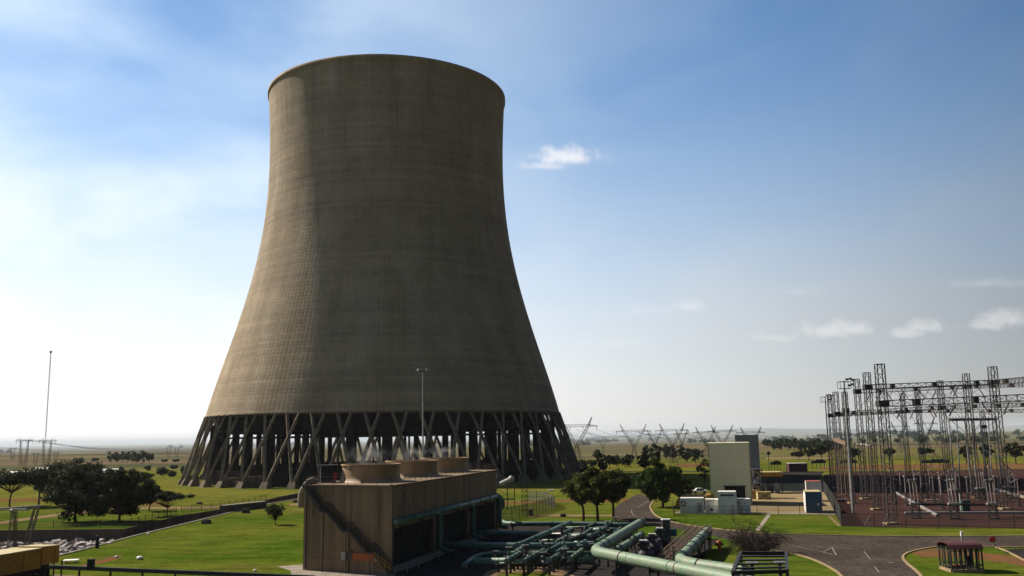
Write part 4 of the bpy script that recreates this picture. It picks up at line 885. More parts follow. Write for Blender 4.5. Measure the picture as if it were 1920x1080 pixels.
for k, (x, z) in enumerate(((-.9, 1.9), (-.3, 1.0), (.3, 2.1), (.9, .8))): m = MB(); m.box((c.x+x, c.y-1.33, z), (.16, .04, .3)); m.build('hatch', MT['darksteel'], t)
t, c = container('narrow blue container with cream roof by the substation fence', P(1534.5, 962), 3.0, 6.5, 4.15, MT['blue'], MT['cream']); m = MB(); m.box((c.x+.85, c.y-3.29, 1.7), (.3, .08, .5)); m.build('notice', MT['white'], t); m = MB(); m.box((c.x-1.55, c.y, 2.0), (.06, 6.4, 3.9)); m.build('side_panel', MT['white'], t)
t, c = container('red roofed pale container standing just behind the blue one', P(1531.5, 940), 3.4, 4, 4.6, MT['white'], MT['redroof'])
t, c = container('low maroon shed with pale roof on the far side of the service road', P(1497, 884.5), 7.4, 4, 3.4, MT['maroon'], MT['container'], name='shed')
# yellow duct and pickup behind the containers
a, b = P(1279, 938, 1.5), P(1337, 936, 1.9); t = thing('yellow_duct', 'fat ochre duct curving down to the ground behind the grey container', 'duct', (a.x, a.y, 0)); m = MB()
m.path(smoothpoly([a+Vector((-.4, 0, -1.4)), a+Vector((.6, 1, -.1)), a.lerp(b, .4), b], 5), 1.25, 14); m.build('duct_run', MT['yellow'], t, True); m = MB(); m.box((b.x-2, b.y+1, .6), (2, 1.8, 1.2)); m.build('support', MT['concrete'], t)
v = P(1312, 925.5); t = thing('parked_car', 'small white car parked beyond the ochre duct', 'car', v); m = MB(); m.prism([(v.x-2, v.y-.85), (v.x+2, v.y-.85), (v.x+2, v.y+.85), (v.x-2, v.y+.85)], .35, .95); m.hexa([Vector((v.x+x, v.y+y, z)) for x, y, z in ((-1.3, -.8, .95), (1.2, -.8, .95), (1.2, .8, .95), (-1.3, .8, .95), (-.8, -.65, 1.5), (.6, -.65, 1.5), (.6, .65, 1.5), (-.8, .65, 1.5))]); m.build('body', MT['white'], t)
for x in (-1.25, 1.25):
    for y in (-.86, .7): m = MB(); m.tube((v.x+x, v.y+y, .34), (v.x+x, v.y+y+.16, .34), .34, n=14); m.build('wheel', MT['black'], t)
m = MB(); m.hexa([Vector((v.x+x, v.y+y, z)) for x, y, z in ((-1.12, -.82, 1.0), (1.0, -.82, 1.0), (1.0, -.79, 1.0), (-1.12, -.79, 1.0), (-.75, -.69, 1.42), (.55, -.69, 1.42), (.55, -.66, 1.42), (-.75, -.66, 1.42))]); m.build('window', MT['black'], t)
# dark equipment racks along the service road
for i, (px, py, w, lb) in enumerate(((1455, 882, 4.6, 'dark tank on a steel rack behind the service road, left of the maroon shed'), (1535, 879, 6.5, 'long dark busbar rack on legs right of the maroon shed'), (1590, 879, 8, 'dark raised rack behind the left substation columns'), (1755, 879, 12, 'longest dark raised rack at the back of the substation'))):
    p = P(px, py); t = thing('equipment_rack', lb, 'equipment rack', p); m = MB(); m.box(p+Vector((0, 0, 3.0)), (w, 1.2, 1.2)); m.box(p+Vector((w*.1, 0, 3.8)), (w*.5, 1, .5)); m.build('rack', MT['darksteel'], t)
    for k in range(4): m = MB(); x = p.x-w*.4+w*.8*k/3; m.bar((x, p.y, 0), (x, p.y, 2.5), .18); m.build('leg', MT['galv'], t)
# little round-top post
p = P(1442.5, 884); t = thing('siren_post', 'dark post with a rounded head just right of the grey building', 'post', p); m = MB(); m.tube(p, p+Vector((0, 0, 7)), .14); m.build('post', MT['darksteel'], t); m = MB(); m.ball(p+Vector((0, 0, 7.6)), .9); m.build('head', MT['darksteel'], t)

# ------------------------------------------------------------------ substation
def column(px, py, ty, w, label, joint=None):
    p = P(px, py); h = hat(p, ty); t = thing('lattice_column', label, 'lattice column', p, None); m = MB(); m.lattice(p, p+Vector((0, 0, h)), w*1.15, w, int(h/1.7), .15, tb=.065); m.build('column_body', MT['galv'], t)
    m = MB(); m.box(p+Vector((0, 0, h)), (w*1.1, w*1.1, .12)); m.build('cap', MT['darksteel'], t)
    m = MB(); m.box(p+Vector((0, 0, .15)), (w*1.9, w*1.5, .35)); m.build('footing', MT['kerb'], t)
    if joint:
        z = hat(p, joint); m = MB(); m.box(p+Vector((0, 0, z)), (w*1.45, w*1.3, 1.1)); m.build('joint_plate', MT['darksteel'], t); return Vector((p.x, p.y, z)), t
    return p, t
J = {}
for k, px, py, ty, w, j, lb in (('c1', 1672, 983, 683, 1.3, 757, 'tallest rust-footed lattice column, nearest in the substation'), ('c2', 1644, 956, 699, 1.15, 726, 'second tall lattice column left of the nearest one'), ('c3', 1622, 936, 711, 1.1, 734, 'third tall lattice column from the nearest, topped well above its beam'), ('c4', 1580, 930, 735, 1.05, 776, 'lattice column just left of the big lamp pole'), ('c5', 1567, 916, 741, 1.0, 779, 'leftmost lattice column of the substation'),
        ('d1', 1705, 905, 737, 1.05, 772, 'thin lattice column in the back row, left of the middle'), ('d2', 1734, 908, 728, 1.1, 771, 'back row lattice column between the two middle insulator groups'), ('d3', 1780, 922, 714, 1.15, 764, 'middle lattice column under the longest beams'), ('d4', 1832, 934, 701, 1.2, 725, 'tall lattice column second from the right edge'), ('d5', 1886, 955, 688, 1.3, 717, 'tallest lattice column near the right edge'), ('e1', 1598, 944, 735, .95, 770, 'slim lattice column right behind the big lamp pole'), ('e2', 1853, 900, 770, 1.1, 800, 'far short lattice column right of the rusty bus frame')):
    J[k] = column(px, py, ty, w, lb, j)[0]
def beam(a, b, w, label, ext=0):
    a = Vector(a); b = Vector(b); t = thing('lattice_beam', label, 'lattice beam', a); m = MB(); m.lattice(a, b, w, w, max(6, int((b-a).length/1.6)), .14, tb=.07); m.build('beam_body', MT['galv'], t)
    n = max(2, int((b-a).length/8))
    for k in range(n):
        p = a.lerp(b, (k+.6)/n); m = MB(); m.box(p, (w*.8, w*1.05, w*1.05)); m.build('splice_plate', MT['darksteel'], t)
    return t
r1 = Q(1990, 742.5, 158); r1b = Q(1990, 706, 168); r2 = Q(1990, 719, 185); r4 = Q(1990, 757, 205); r5 = Q(1960, 770, 240)
beam(J['c2'], J['d5'], .95, 'topmost lattice beam, left span'); beam(J['d5'], r1b, .95, 'topmost lattice beam where it leaves at the right edge')
beam(J['c3'], J['d4'], .9, 'lattice beam just under the topmost one, left span'); beam(J['d4'], r2, .9, 'lattice beam just under the topmost one, right span')
beam(J['c1'], r1, 1.05, 'long middle lattice beam starting at the tallest column')
beam(J['c4'], J['d3'], .9, 'lower lattice beam from behind the lamp pole to the middle column'); beam(J['d3'], r4, .9, 'lower lattice beam right of the middle column')
beam(J['c5'], J['d1'], .85, 'hindmost lattice beam at the left'); beam(J['d1'], J['d2'], .85, 'short hindmost lattice beam between two thin columns'); beam(J['d2'], r5, .85, 'hindmost lattice beam running to the right edge')
for k, p in (('f1', r1), ('f2', r4)): 
    t = thing('lattice_column', 'lattice column just beyond the right edge of the picture, '+('front row' if k == 'f1' else 'back row'), 'lattice column', (p.x, p.y, 0)); m = MB(); m.lattice(Vector((p.x, p.y, 0)), p+Vector((0, 0, 4)), 1.3, 1.2, 18, .13, tb=.07); m.build('column_body', MT['galv'], t)
# overhead conductors: sagging spans between the beams, and droppers
def wire(a, b, sag, label, r=.05, grp=None, name='conductor', mat=None):
    m = MB(); n = 10; m.path([a.lerp(b, i/n)-Vector((0, 0, 4*sag*(i/n)*(1-i/n))) for i in range(n+1)], r, 4); o = m.build(name, mat or MT['wire']); tag(o, label, 'overhead wire', grp); return o
GW = 'conductors strung between the substation beams'
rr = random.Random(11)
BM = [(J['c2'], J['d5']), (J['c3'], J['d4']), (J['c4'], J['d3']), (J['c5'], J['d2']), (J['c1'], r1)]
def onb(i, u): return BM[i][0].lerp(BM[i][1], u)-Vector((0, 0, .6))
for k in range(9):
    u = .1+.1*k; wire(onb(0, u), onb(1, min(1, u+.04)), 1.2, ORD[k].replace('leftmost', 'first')+' slack conductor from the left between the two topmost beams', grp=GW)
for k in range(8):
    u = .1+.11*k; wire(onb(1, u), onb(2, u), 1.5, ORD[k].replace('leftmost', 'first')+' slack conductor from the left between second and lower beam', grp=GW)
for k in range(8):
    u = .12+.11*k; wire(onb(4, u), onb(0, u), 1.4, ORD[k].replace('leftmost', 'first')+' slack conductor from the left between middle and topmost beam', grp=GW)
# strain insulator strings under the beams
def istr(p, d, L_, label, grp):
    t = thing('insulator_string', label, 'insulator', p, grp); m = MB(); n = 12; d = d.normalized()
    for k in range(n): a = p+d*L_*(k+.5)/n; m.tube(a-d*.03, a+d*.05, .15, n=8)
    m.tube(p, p+d*L_, .04, n=5); m.build('disc_string', MT['porcelain'], t); return t
IS = []
for i in (0, 1, 2, 4):
    for k in range(6):
        s = 1 if k % 2 else -1
        IS.append(istr(onb(i, .12+.15*k), Vector((s*.55, .25*s, -.75)), 2.6, 'slanting insulator string hung under a lattice beam', 'strain insulator strings under the beams'))
for i in range(4): relabel(IS[i*6:i*6+6], 'insulator string hung under the '+('topmost', 'second', 'lower left', 'middle')[i]+' lattice beam')
# post insulators
def post_ins(h1, h2, label, grp, tube=True):
    t = thing('post_insulator', label, 'insulator', (0, 0, 0), grp); m = MB(); m.lattice((0, 0, .2), (0, 0, h1), .42, .34, 5, .06, tb=.035); m.box((0, 0, .1), (.8, .8, .2)); m.build('support', MT['galv'], t)
    m = MB(); pf = []; n = 16
    for k in range(n): z = h1+h2*k/n; pf += [(.08, z), (.15, z+h2*.35/n), (.08, z+h2*.7/n)]
    m.lathe((0, 0, 0), pf, 10); m.build('porcelain', MT['porcelain'], t); m = MB(); m.box((0, 0, h1+h2+.12), (.5, .4, .22)); m.tube((0, 0, h1+h2+.2), (1.7, .8, h1+h2-.5), .09, n=6); m.build('cap', MT['galvlight'], t); return t
proto = post_ins(2.6, 3.2, 'tall brown post insulator with pale cap in the substation rows', 'post insulators standing in rows on the gravel')
sp_ = [(1680, 944), (1700, 948), (1729, 935), (1740, 938), (1752, 942), (1767, 955), (1779, 935), (1802, 939), (1816, 944), (1834, 928), (1690, 930), (1716, 926), (1745, 925), (1763, 928), (1795, 925), (1822, 924), (1848, 936), (1868, 942), (1905, 934), (1895, 925), (1672, 928), (1786, 952), (1912, 950), (1858, 922)]
PIs = []
for i, (px, py) in enumerate(sp_):
    c = proto if i == 0 else copy_tree(proto); PIs.append(c); c.location = P(px, py); c.rotation_euler.z = (0, .3, 3.0, .1)[i % 4]; s = .92+.02*((i*7) % 9); c.scale = (s, s, s)
relabel(PIs, 'tall brown post insulator with pale cap on the gravel')
for k in range(18):
    i = (0, 1, 4)[k % 3]; q = PIs[(k*7) % len(PIs)].location; wire(onb(i, .08+.05*k), Vector((q.x, q.y, 6.2)), .5, ORD[k].replace('leftmost', 'first')+' dropper wire running from a beam down to an insulator', grp='dropper wires in the substation', name='dropper')
# three breakers, each three inclined porcelain columns on a lattice stand
def breaker():
    t = thing('circuit_breaker', 'x', 'circuit breaker', (0, 0, 0), 'circuit breakers on lattice stands'); m = MB(); m.lattice((0, 0, .2), (0, 0, 2.6), 1.5, 1.3, 2, .1, .8, .7); m.box((0, 0, .1), (1.9, 1.3, .2)); m.build('stand', MT['darksteel'], t)
    for dx in (-.6, 0, .6):
        m = MB(); pf = []
        for k in range(20): z = 2.85+4.0*k/20; pf += [(.08, z), (.14, z+.07), (.08, z+.14)]
        m.lathe((dx, 0, 0), pf, 10)
        for q in range(len(m.v)): x, y, z = m.v[q]; m.v[q] = (x-(z-2.85)*.04, y, z)
        m.build('porcelain_column', MT['porcelain'], t)
    m = MB(); m.box((-.16, 0, 7.0), (1.6, .35, .2)); m.box((.4, 0, 7.18), (.4, .25, .25)); m.build('head', MT['galvlight'], t); m = MB(); m.box((0, 0, 2.72), (1.9, .8, .3)); m.build('base_frame', MT['galvlight'], t); return t
br = breaker()
for i, (px, py, lb) in enumerate(((1718, 972, 'leftmost of the three big breakers with triple pale columns'), (1790, 973, 'middle one of the three big breakers with triple pale columns'), (1863, 973, 'rightmost of the three big breakers with triple pale columns'), (1790, 941, 'breaker standing in the second row behind the middle big one'), (1840, 938, 'breaker at the right of the second row'), (1893, 935, 'breaker nearest the right edge in the second row'))):
    c = br if i == 0 else copy_tree(br); c.location = P(px, py); c['label'] = lb; c.rotation_euler.z = -.1
a, b = P(1716, 969, 0), P(1864, 970, 0); t = thing('bus_beam', 'dark horizontal steel beam linking the three big breakers', 'beam', a); m = MB(); m.bar(a+Vector((0, 0, 2.3)), b+Vector((0, 0, 2.3)), .3, .35); m.build('beam', MT['darksteel'], t)
m = MB(); m.bar(a+Vector((-.5, -.6, 2.6)), b+Vector((2, -.6, 2.6)), .08); m.build('conduit', MT['galv'], t)
def duct(a, b, w, h, label):
    t = thing('cable_duct', label, 'cable duct', a); m = MB(); d = (b-a).normalized(); q = Vector((-d.y, d.x, 0))*w/2; m.prism([a+q*-1, b-q, b+q, a+q], 0, h); m.build('trough', MT['pale_conc'], t)
    m = MB(); m.prism([a-q*1.15, b-q*1.15, b+q*1.15, a+q*1.15], h+.002, h+.08); m.build('cover', MT['galvlight'], t)
duct(P(1697, 964), P(1990, 963), .6, .34, 'long pale cable trough lying across the red gravel'); duct(P(1680, 925), P(1757, 968.5), .5, .3, 'slanting pale cable trough crossing the long one'); duct(P(1866, 919), P(1935, 938), .6, .4, 'pale cable trough far right on the shaded gravel')
for i, (x0_, y0_, x1_, y1_) in enumerate(((1570, 938, 1600, 938), (1612, 931, 1640, 931), (1735, 939, 1760, 939))):
    duct(P(x0_, y0_), P(x1_, y1_), .8, .2, ('short pale footing strip left of the lamp pole', 'short pale footing strip right of the lamp pole', 'short pale footing strip between the insulators')[i])
p = P(1810, 958); boxthing('kiosk', 'small dark green switch kiosk behind the long cable trough', 'kiosk', p, 1.5, 1.2, 2.0, MT['green']); 
p = P(1802, 958); t = thing('marker_post', 'thin white post left of the green switch kiosk', 'post', p); m = MB(); m.tube(p, p+Vector((0, 0, 3.4)), .09); m.build('post', MT['white'], t); m = MB(); m.box(p+Vector((0, 0, 3.4)), (.3, .2, .2)); m.build('head', MT['galvlight'], t)
# rusty bus frames in the distance
t = thing('bus_frame', 'rusty topped bus frame on pale legs far behind the right columns', 'bus frame', Q(1779, 885, 330)*1); z0 = Q(1779, 787, 330); z1 = Q(1868, 786, 330)
m = MB(); m.bar(z0, z1, 1.0, .9); 
for k in range(16): p = z0.lerp(z1, (k+.5)/16); m.tube(p, p+Vector((0, 0, 1.1)), .12, n=6)
m.build('top_beam', MT['soil'], t)
for k in range(7): p = z0.lerp(z1, k/6); m = MB(); m.tube(Vector((p.x, p.y+1.5*(k % 2), -.1)), p, .28, .2, 6); m.build('leg', MT['galvlight'], t)
z0, z1 = Q(1565, 824, 235), Q(1588, 832, 215); t = thing('bus_frame', 'small rusty sloping frame at the left edge of the substation', 'bus frame', (z0.x, z0.y, 0)); m = MB(); m.bar(z0, z1, .7, .8); m.build('top_beam', MT['rusty'], t)
for k in range(4): p = z0.lerp(z1, k/3); m = MB(); m.bar(Vector((p.x, p.y, 0)), p, .2); m.build('leg', MT['rusty'], t)
z0, z1 = Q(1601, 831, 260), Q(1634, 835, 240); t = thing('bus_frame', 'pale sloping tube frame right of the rusty one', 'bus frame', (z0.x, z0.y, 0)); m = MB(); m.bar(z0, z1, .35, .35); m.build('top_beam', MT['galvlight'], t)
for k in range(3): p = z0.lerp(z1, k/2); m = MB(); m.bar(Vector((p.x, p.y, 0)), p, .2); m.build('leg', MT['galv'], t)

# ------------------------------------------------------------------ fences, shelter, signs
def fence(pts, h, label, mat='mesh', st=3.0, pm='darksteel', braces=()):
    t = thing('mesh_fence', label, 'fence', pts[0]); m = MB(); w = MB(); k = 0
    for a, b in zip(pts, pts[1:]):
        n = max(1, round((b-a).length/st))
        for i in range(n+(b is pts[-1])):
            p = a.lerp(b, i/n); q = MB(); q.bar(p, p+Vector((0, 0, h+.2)), .09); 
            if k < 95: q.build('post', MT[pm], t)
            k += 1
        m.add([a, b, b+Vector((0, 0, h)), a+Vector((0, 0, h))], [(0, 1, 2, 3)])
        for z in (.1, h*.5, h): w.bar(a+Vector((0, 0, z)), b+Vector((0, 0, z)), .035)
    m.build('wire_mesh', MT[mat], t); w.build('rail_wires', MT[pm], t)
    for a, b in braces: q = MB(); q.bar(a, b, .1); q.build('brace', MT['galvlight'], t)
    return t
fence([P(1541, 917), P(1552, 935), P(1564, 957), P(1578, 986)], 3.2, 'dense dark fence along the left side of the substation gravel', 'mesh2', 2.5)
fence([P(1578, 987), P(1640, 989), P(1760, 991), P(2000, 991)], 2.2, 'low see-through fence along the front of the substation gravel', 'mesh', 4, braces=[(P(1620, 986), P(1634, 986)+Vector((0, 0, 1.9))), (P(1656, 987), P(1666, 987)+Vector((0, 0, 2.2)))])
fence([P(1262, 959), P(1264, 968), P(1330, 966), P(1420, 966), P(1500, 966), P(1576, 967)], 1.9, 'thin wire fence in front of the white containers', 'mesh', 5)
fence([P(925, 977), P(960, 975), P(1000, 967), P(1040, 953), P(1022, 942), P(990, 940)], 2.6, 'wire mesh fence enclosing the rusty pump stage', 'mesh2', 3)
fence([P(330, 963), P(232, 989), P(100, 990.5), P(-60, 992)], 1.3, 'thin wire fence along the far bank of the sunken canal', 'mesh', 4)
fence([P(500, 937), P(430, 950), P(340, 962)], 1.3, 'thin wire fence beside the canal below the tower', 'mesh', 4)
# bottom-left rail
a, b = Q(92, 1063, 88), Q(590, 1083, 80); t = thing('guard_rail', 'dark double guard rail crossing the bottom left corner', 'guard rail', (a.x, a.y, 0)); m = MB()
m.bar(a, b, .2, .34); m.bar(a-Vector((0, 0, .8)), b-Vector((0, 0, .8)), .12, .14)
m.build('rail', MT['rail'], t)
for k in range(9): p = a.lerp(b, k/8); m = MB(); m.bar(Vector((p.x, p.y, 0)), p, .14); m.build('post', MT['rail'], t)
m = MB(); p = a.lerp(b, .17); m.box(p+Vector((0, 0, .35)), (.55, .4, 1.0)); m.build('control_box', MT['black'], t)
# barred shelter on the island
sa, sb = P(1792, 1073), P(1853, 1073); wS = (sb-sa).length; c = (sa+sb)/2+Vector((-.45, 1.55, 0)); hS = hat(sa, 1029)
t = thing('barred_shelter', 'small open shelter with dark curved roof and barred sides on the grass island', 'shelter', c)
m = MB(); prof_ = []; n = 12; wR = 3.5
for i in range(n+1):
    u = -1+2*i/n; prof_.append((c.y+u*wR/2, hS-.05+.62*math.sqrt(max(0, 1-abs(u)**2.6))))
L0, R0_ = c.x-wS/2-.15, c.x+wS/2+.15
vv = []
for (y, z) in prof_: vv += [(L0, y, z), (R0_, y, z), (L0, y, z+.09), (R0_, y, z+.09)]
ff = []
for i in range(n): b0, b1 = 4*i, 4*i+4; ff += [(b0+2, b0+3, b1+3, b1+2), (b0, b1, b1+1, b0+1), (b0, b0+2, b1+2, b1), (b0+1, b1+1, b1+3, b0+3)]
m.add(vv, ff); m.build('roof', MT['maroon'], t)
x0, x1, y0, y1 = c.x-wS/2, c.x+wS/2, c.y-1.5, c.y+1.5
for y in (y0, y1):
    for k in range(7): x = x0+(x1-x0)*k/6; m = MB(); m.bar((x, y, .1), (x, y, hS+.1), .14 if k in (0, 6) else .17); m.build('bar', MT['darksteel'], t)
for x in (x0, x1):
    for k in range(1, 4): y = y0+(y1-y0)*k/4; m = MB(); m.bar((x, y, .1), (x, y, hS+.2), .09); m.build('bar', MT['darksteel'], t)
m = MB()
for z in (.75, hS-.25):
    for a, b in (((x0, y0), (x1, y0)), ((x1, y0), (x1, y1)), ((x1, y1), (x0, y1)), ((x0, y1), (x0, y0))): m.bar((*a, z), (*b, z), .1)
m.build('rail', MT['darksteel'], t)
for a, b in (((x0, y0), (x1, y0)), ((x1, y0), (x1, y1)), ((x1, y1), (x0, y1)), ((x0, y1), (x0, y0))): m = MB(); m.bar((*a, .16), (*b, .16), .3, .34); m.build('base_kerb', MT['kerb'], t)
m = MB(); m.box((c.x+.9, c.y-.3, .9), (.5, .5, 1.5)); o = m.build('bin', MT['black']); tag(o, 'dark upright bin inside the barred shelter', 'bin')
m = MB(); m.box((c.x, c.y+.4, .5), (1.7, .5, .12)); o = m.build('bench_plank', MT['signred']); tag(o, 'red bench plank inside the barred shelter', 'bench')
p = P(1804.5, 1020); t = thing('bollard', 'white topped post at the road edge behind the barred shelter', 'bollard', p); m = MB(); m.tube(p, p+Vector((0, 0, 1.1)), .13); m.build('post', MT['galvlight'], t); m = MB(); m.tube(p+Vector((0, 0, 1.1)), p+Vector((0, 0, 1.75)), .2); m.build('head', MT['white'], t)
p = P(1873.5, 1033.5); q = Q(1861, 1011.5, p.y-1.0); t = thing('stop_sign', 'tilted red octagonal road sign on a bent dark pole', 'road sign', p); m = MB(); m.tube(p, q, .045, n=6); m.build('pole', MT['darksteel'], t)
m = MB(); n = 8; ax = Vector((.94, -.2, -.25)).normalized(); up_ = Vector((-.05, -.15, .98)); nn = ax.cross(up_).normalized(); up_ = nn.cross(ax)
vv = [q+(ax*math.cos(a)+up_*math.sin(a))*.42+nn*s for s in (-.02, .02) for a in [math.pi/8+i*math.pi/4 for i in range(8)]]
m.add(vv, [tuple(range(8))[::-1], tuple(range(8, 16))]+[(i, (i+1) % 8, 8+(i+1) % 8, 8+i) for i in range(8)]); m.build('sign_plate', MT['signred'], t)
# ------------------------------------------------------------------ left foreground: yellow girder, steel frames, posts
gz = 4.6
def gird(a, b, w, h, name, label, m1, m2):
    t = thing(name, label, 'girder', (a.x, a.y, 0)); d = Vector((b.x-a.x, b.y-a.y, 0)).normalized(); q = Vector((-d.y, d.x, 0))*w; z = Vector((0, 0, -h)); m = MB()
    m.hexa([a+z, b+z, b+q+z, a+q+z, a-Vector((0, 0, .03)), b-Vector((0, 0, .03)), b+q-Vector((0, 0, .03)), a+q-Vector((0, 0, .03))]); m.build('box_girder', m1, t)
    m = MB(); k = Vector((0, 0, .12)); e = q*.04; m.hexa([a-e, b-e, b+q+e, a+q+e, a-e+k, b-e+k, b+q+e+k, a+q+e+k]); m.build('top_plate', m2, t)  # paler plate: sunlight on the girder top put into its colour
    m = MB(); n = max(2, int((b-a).length/6))
    for i in range(n): p = a.lerp(b, (i+.5)/n)-q.normalized()*.03; m = MB(); m.bar(p+z, p-Vector((0, 0, .05)), .06); m.build('stiffener', m1, t)
    return t
g0, g1, g2 = P(-60, 1052, gz), P(78, 1029, gz), P(112, 1023, gz)
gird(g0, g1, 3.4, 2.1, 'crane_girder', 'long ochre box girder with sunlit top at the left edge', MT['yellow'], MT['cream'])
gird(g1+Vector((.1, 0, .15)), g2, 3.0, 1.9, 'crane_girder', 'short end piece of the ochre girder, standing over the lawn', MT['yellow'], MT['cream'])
for i, px in enumerate((102, 109)): p = P(px, 1022, gz); o = MB().bar((p.x-.2, p.y+.6+i, 0), (p.x-.2, p.y+.6+i, gz-1.9), .14).build('girder_leg', MT['rail']); tag(o, ('left thin dark leg under the end of the ochre girder', 'right thin dark leg under the end of the ochre girder')[i], 'leg')
# dark conveyor truss under the girder
a, b = P(-60, 1076, 2.0), P(84, 1066, 2.0); t = thing('conveyor_truss', 'dark machinery truss lying under the ochre girder', 'truss', (a.x, a.y, 0)); m = MB(); m.lattice(a, b, 2.2, 2.2, 10, .18, tb=.12); m.build('truss', MT['darksteel'], t); m = MB(); m.bar(a+Vector((0, 1, -.2)), b+Vector((0, 1, -.2)), 1.6, 1.4); m.build('trough', MT['black'], t)
m = MB()
for k in range(12): p = a.lerp(b, (k+.5)/12)+Vector((0, -1.2, rr.uniform(-.9, .7))); m.box(p, (.3, .1, .15))
m.build('bolt_plates', MT['galvlight'], t)
for k in range(5): p = a.lerp(b, (k+.5)/5); m = MB(); m.bar(Vector((p.x, p.y, 0)), p, .3); m.build('leg', MT['darksteel'], t)
# grey steel trestle
for i, (pa, pb, l1, l2, zt) in enumerate((((-60, 960), (78, 947.5), [(70, 'a'), (64, 'b')], None, 5.4),)):
    Dt = 150; a, b = Q(-40, 957, Dt-4), Q(77, 948, Dt+3); t = thing('steel_trestle', 'grey steel trestle with two splayed legs over the canal at the left edge', 'trestle', (b.x, b.y, -2)); m = MB(); m.bar(a, b, .35, .25); a2, b2 = Q(-40, 953.5, Dt+6), Q(54, 956, Dt+1); m.bar(a2, b2, .3, .25); m.bar(Q(20, 958, Dt), Q(25, 952, Dt+4), .3); m.build('top_beam', MT['galvlight'], t)
    for (x0_, y0_, x1_, y1_) in ((73, 951, 60, 998), (65, 952, 48, 1014), (22, 957, 18, 996), (26, 957, 27, 1014), (31, 957, 30, 1014)):
        m = MB(); p = Q(x0_, y0_, Dt); q = Q(x1_, y1_, Dt+2); v = (q-p); q = p+v*((p.z+2.05)/(-v.z)) if v.z < 0 else q; m.lattice(q, p, .3, .22, 12, .07, tb=.035); m.build('leg', MT['galv'], t)
p = P(182, 1028); t = thing('timber_post', 'dark stubby post at the edge of the lawn by the rubble', 'post', p); m = MB(); m.lathe(p, [(.28, 0), (.32, .5), (.26, 1.3), (.18, 1.75)], 8); m.build('post', MT['black'], t); m = MB(); m.ball(p+Vector((-.05, 0, 1.85)), .14); m.build('cap', MT['galv'], t)
for i, (px, py, s, lb) in enumerate(((218, 1045.5, .28, 'small white round stone on the lawn by the bare red patch'), (262, 1049, .5, 'flat white stone on the middle of the lawn'), (206, 1019.5, .3, 'white stone at the lawn edge right of the dark post'), (278, 1002, .3, 'white stone farther along the canal edge'), (478, 1071, .25, 'small white stone low on the lawn left of the fan building'))):
    p = P(px, py); m = MB(); m.ball(p+Vector((0, 0, s*.4)), s, 8, .6); tag(m.build('stone', MT['white']), lb, 'stone')
for i, (px, py, w, h, lb) in enumerate(((387, 982, 1.7, .7, 'dark low drain block on the lawn beside the canal'), (461, 962, 1.6, .9, 'dark block beside the canal headwall'), (374, 945, 1.4, .4, 'small dark slab on the grass below the tower legs'), (556, 942, 1.8, .5, 'dark slab left of the white vent pipe'))):
    p = P(px, py); t = thing('drain_block', lb, 'block', p); m = MB(); m.box(p+Vector((0, 0, h/2)), (w, 1, h)); m.build('block', MT['wall_dark'], t); m = MB(); m.box(p+Vector((.1, 0, h+.08)), (w*.5, .6, .14)); m.build('lid', MT['darksteel'], t)
m = MB(); 
for i in range(5): a_ = P(122+i*3, 1056+i*.2); 
p = P(133, 1055); t = thing('low_table', 'pale slab on short legs lying on the lawn at lower left', 'slab', p); m.box(p+Vector((0, 0, .35)), (1.9, 1.4, .1), .2); m.build('slab', MT['container'], t)
for dx in (-.7, .7): m = MB(); m.bar(p+Vector((dx, 0, 0)), p+Vector((dx, 0, .3)), .12); m.build('leg', MT['galv'], t)
# white roofed houses among the trees
for i, (px, py, w, lb) in enumerate(((31, 903, 7.5, 'white roofed shed half hidden behind the leftmost trees'), (76, 893, 7, 'grey shed with white pitched roof among the left trees'), (201, 897, 8, 'low pale shed behind the gap between the dark trees'))):
    p = P(px, py); t = thing('shed', lb, 'shed', p); m = MB(); m.box(p+Vector((0, 2, 1.4)), (w, 5, 2.8)); m.build('wall', MT['grey'], t); m = MB(); m.hexa([p+Vector(v) for v in ((-w/2-.3, -.8, 2.8), (w/2+.3, -.8, 2.8), (w/2+.3, 4.8, 2.9), (-w/2-.3, 4.8, 2.9), (-w/2-.3, 1.9, 4.4), (w/2+.3, 1.9, 4.4), (w/2+.3, 2.1, 4.4), (-w/2-.3, 2.1, 4.4))]); m.build('roof', MT['white'], t)

# ------------------------------------------------------------------ pylons and lines
def pylon():
    t = thing('pylon', 'x', 'pylon', (0, 0, 0), 'pylons marching away behind the plant'); H = 30; m = MB(); m.lattice((0, 0, 0), (0, 0, .47*H), 6.5, 1.3, 5, .17, tb=.08); m.build('body', MT['distant'], t)
    for s in (-1, 1):
        m = MB(); m.lattice((0, 0, .46*H), (s*.235*H, 0, .84*H), 1.5, 1.2, 12, .12, tb=.05); m.lattice((s*.235*H, 0, .84*H), (s*.31*H, 0, H), 1.1, .25, 12, .12, tb=.05); m.build('arm', MT['distant'], t)
    m = MB(); m.lattice((-.235*H, 0, .84*H), (.235*H, 0, .84*H), 1.3, 1.3, 12, .12, tb=.05)
    for s in (-1, 1): m.lattice((s*.235*H, 0, .84*H), (s*.42*H, 0, .83*H), 1.2, .25, 12, .11, tb=.05)
    m.build('crossarm', MT['distant'], t); m = MB()
    for x in (-.4, -.13, .13, .4): m.tube((x*H, 0, .83*H), (x*H, 0, .77*H), .16, n=6)
    m.build('insulators', MT['distant'], t); return t
py_ = pylon(); K = []
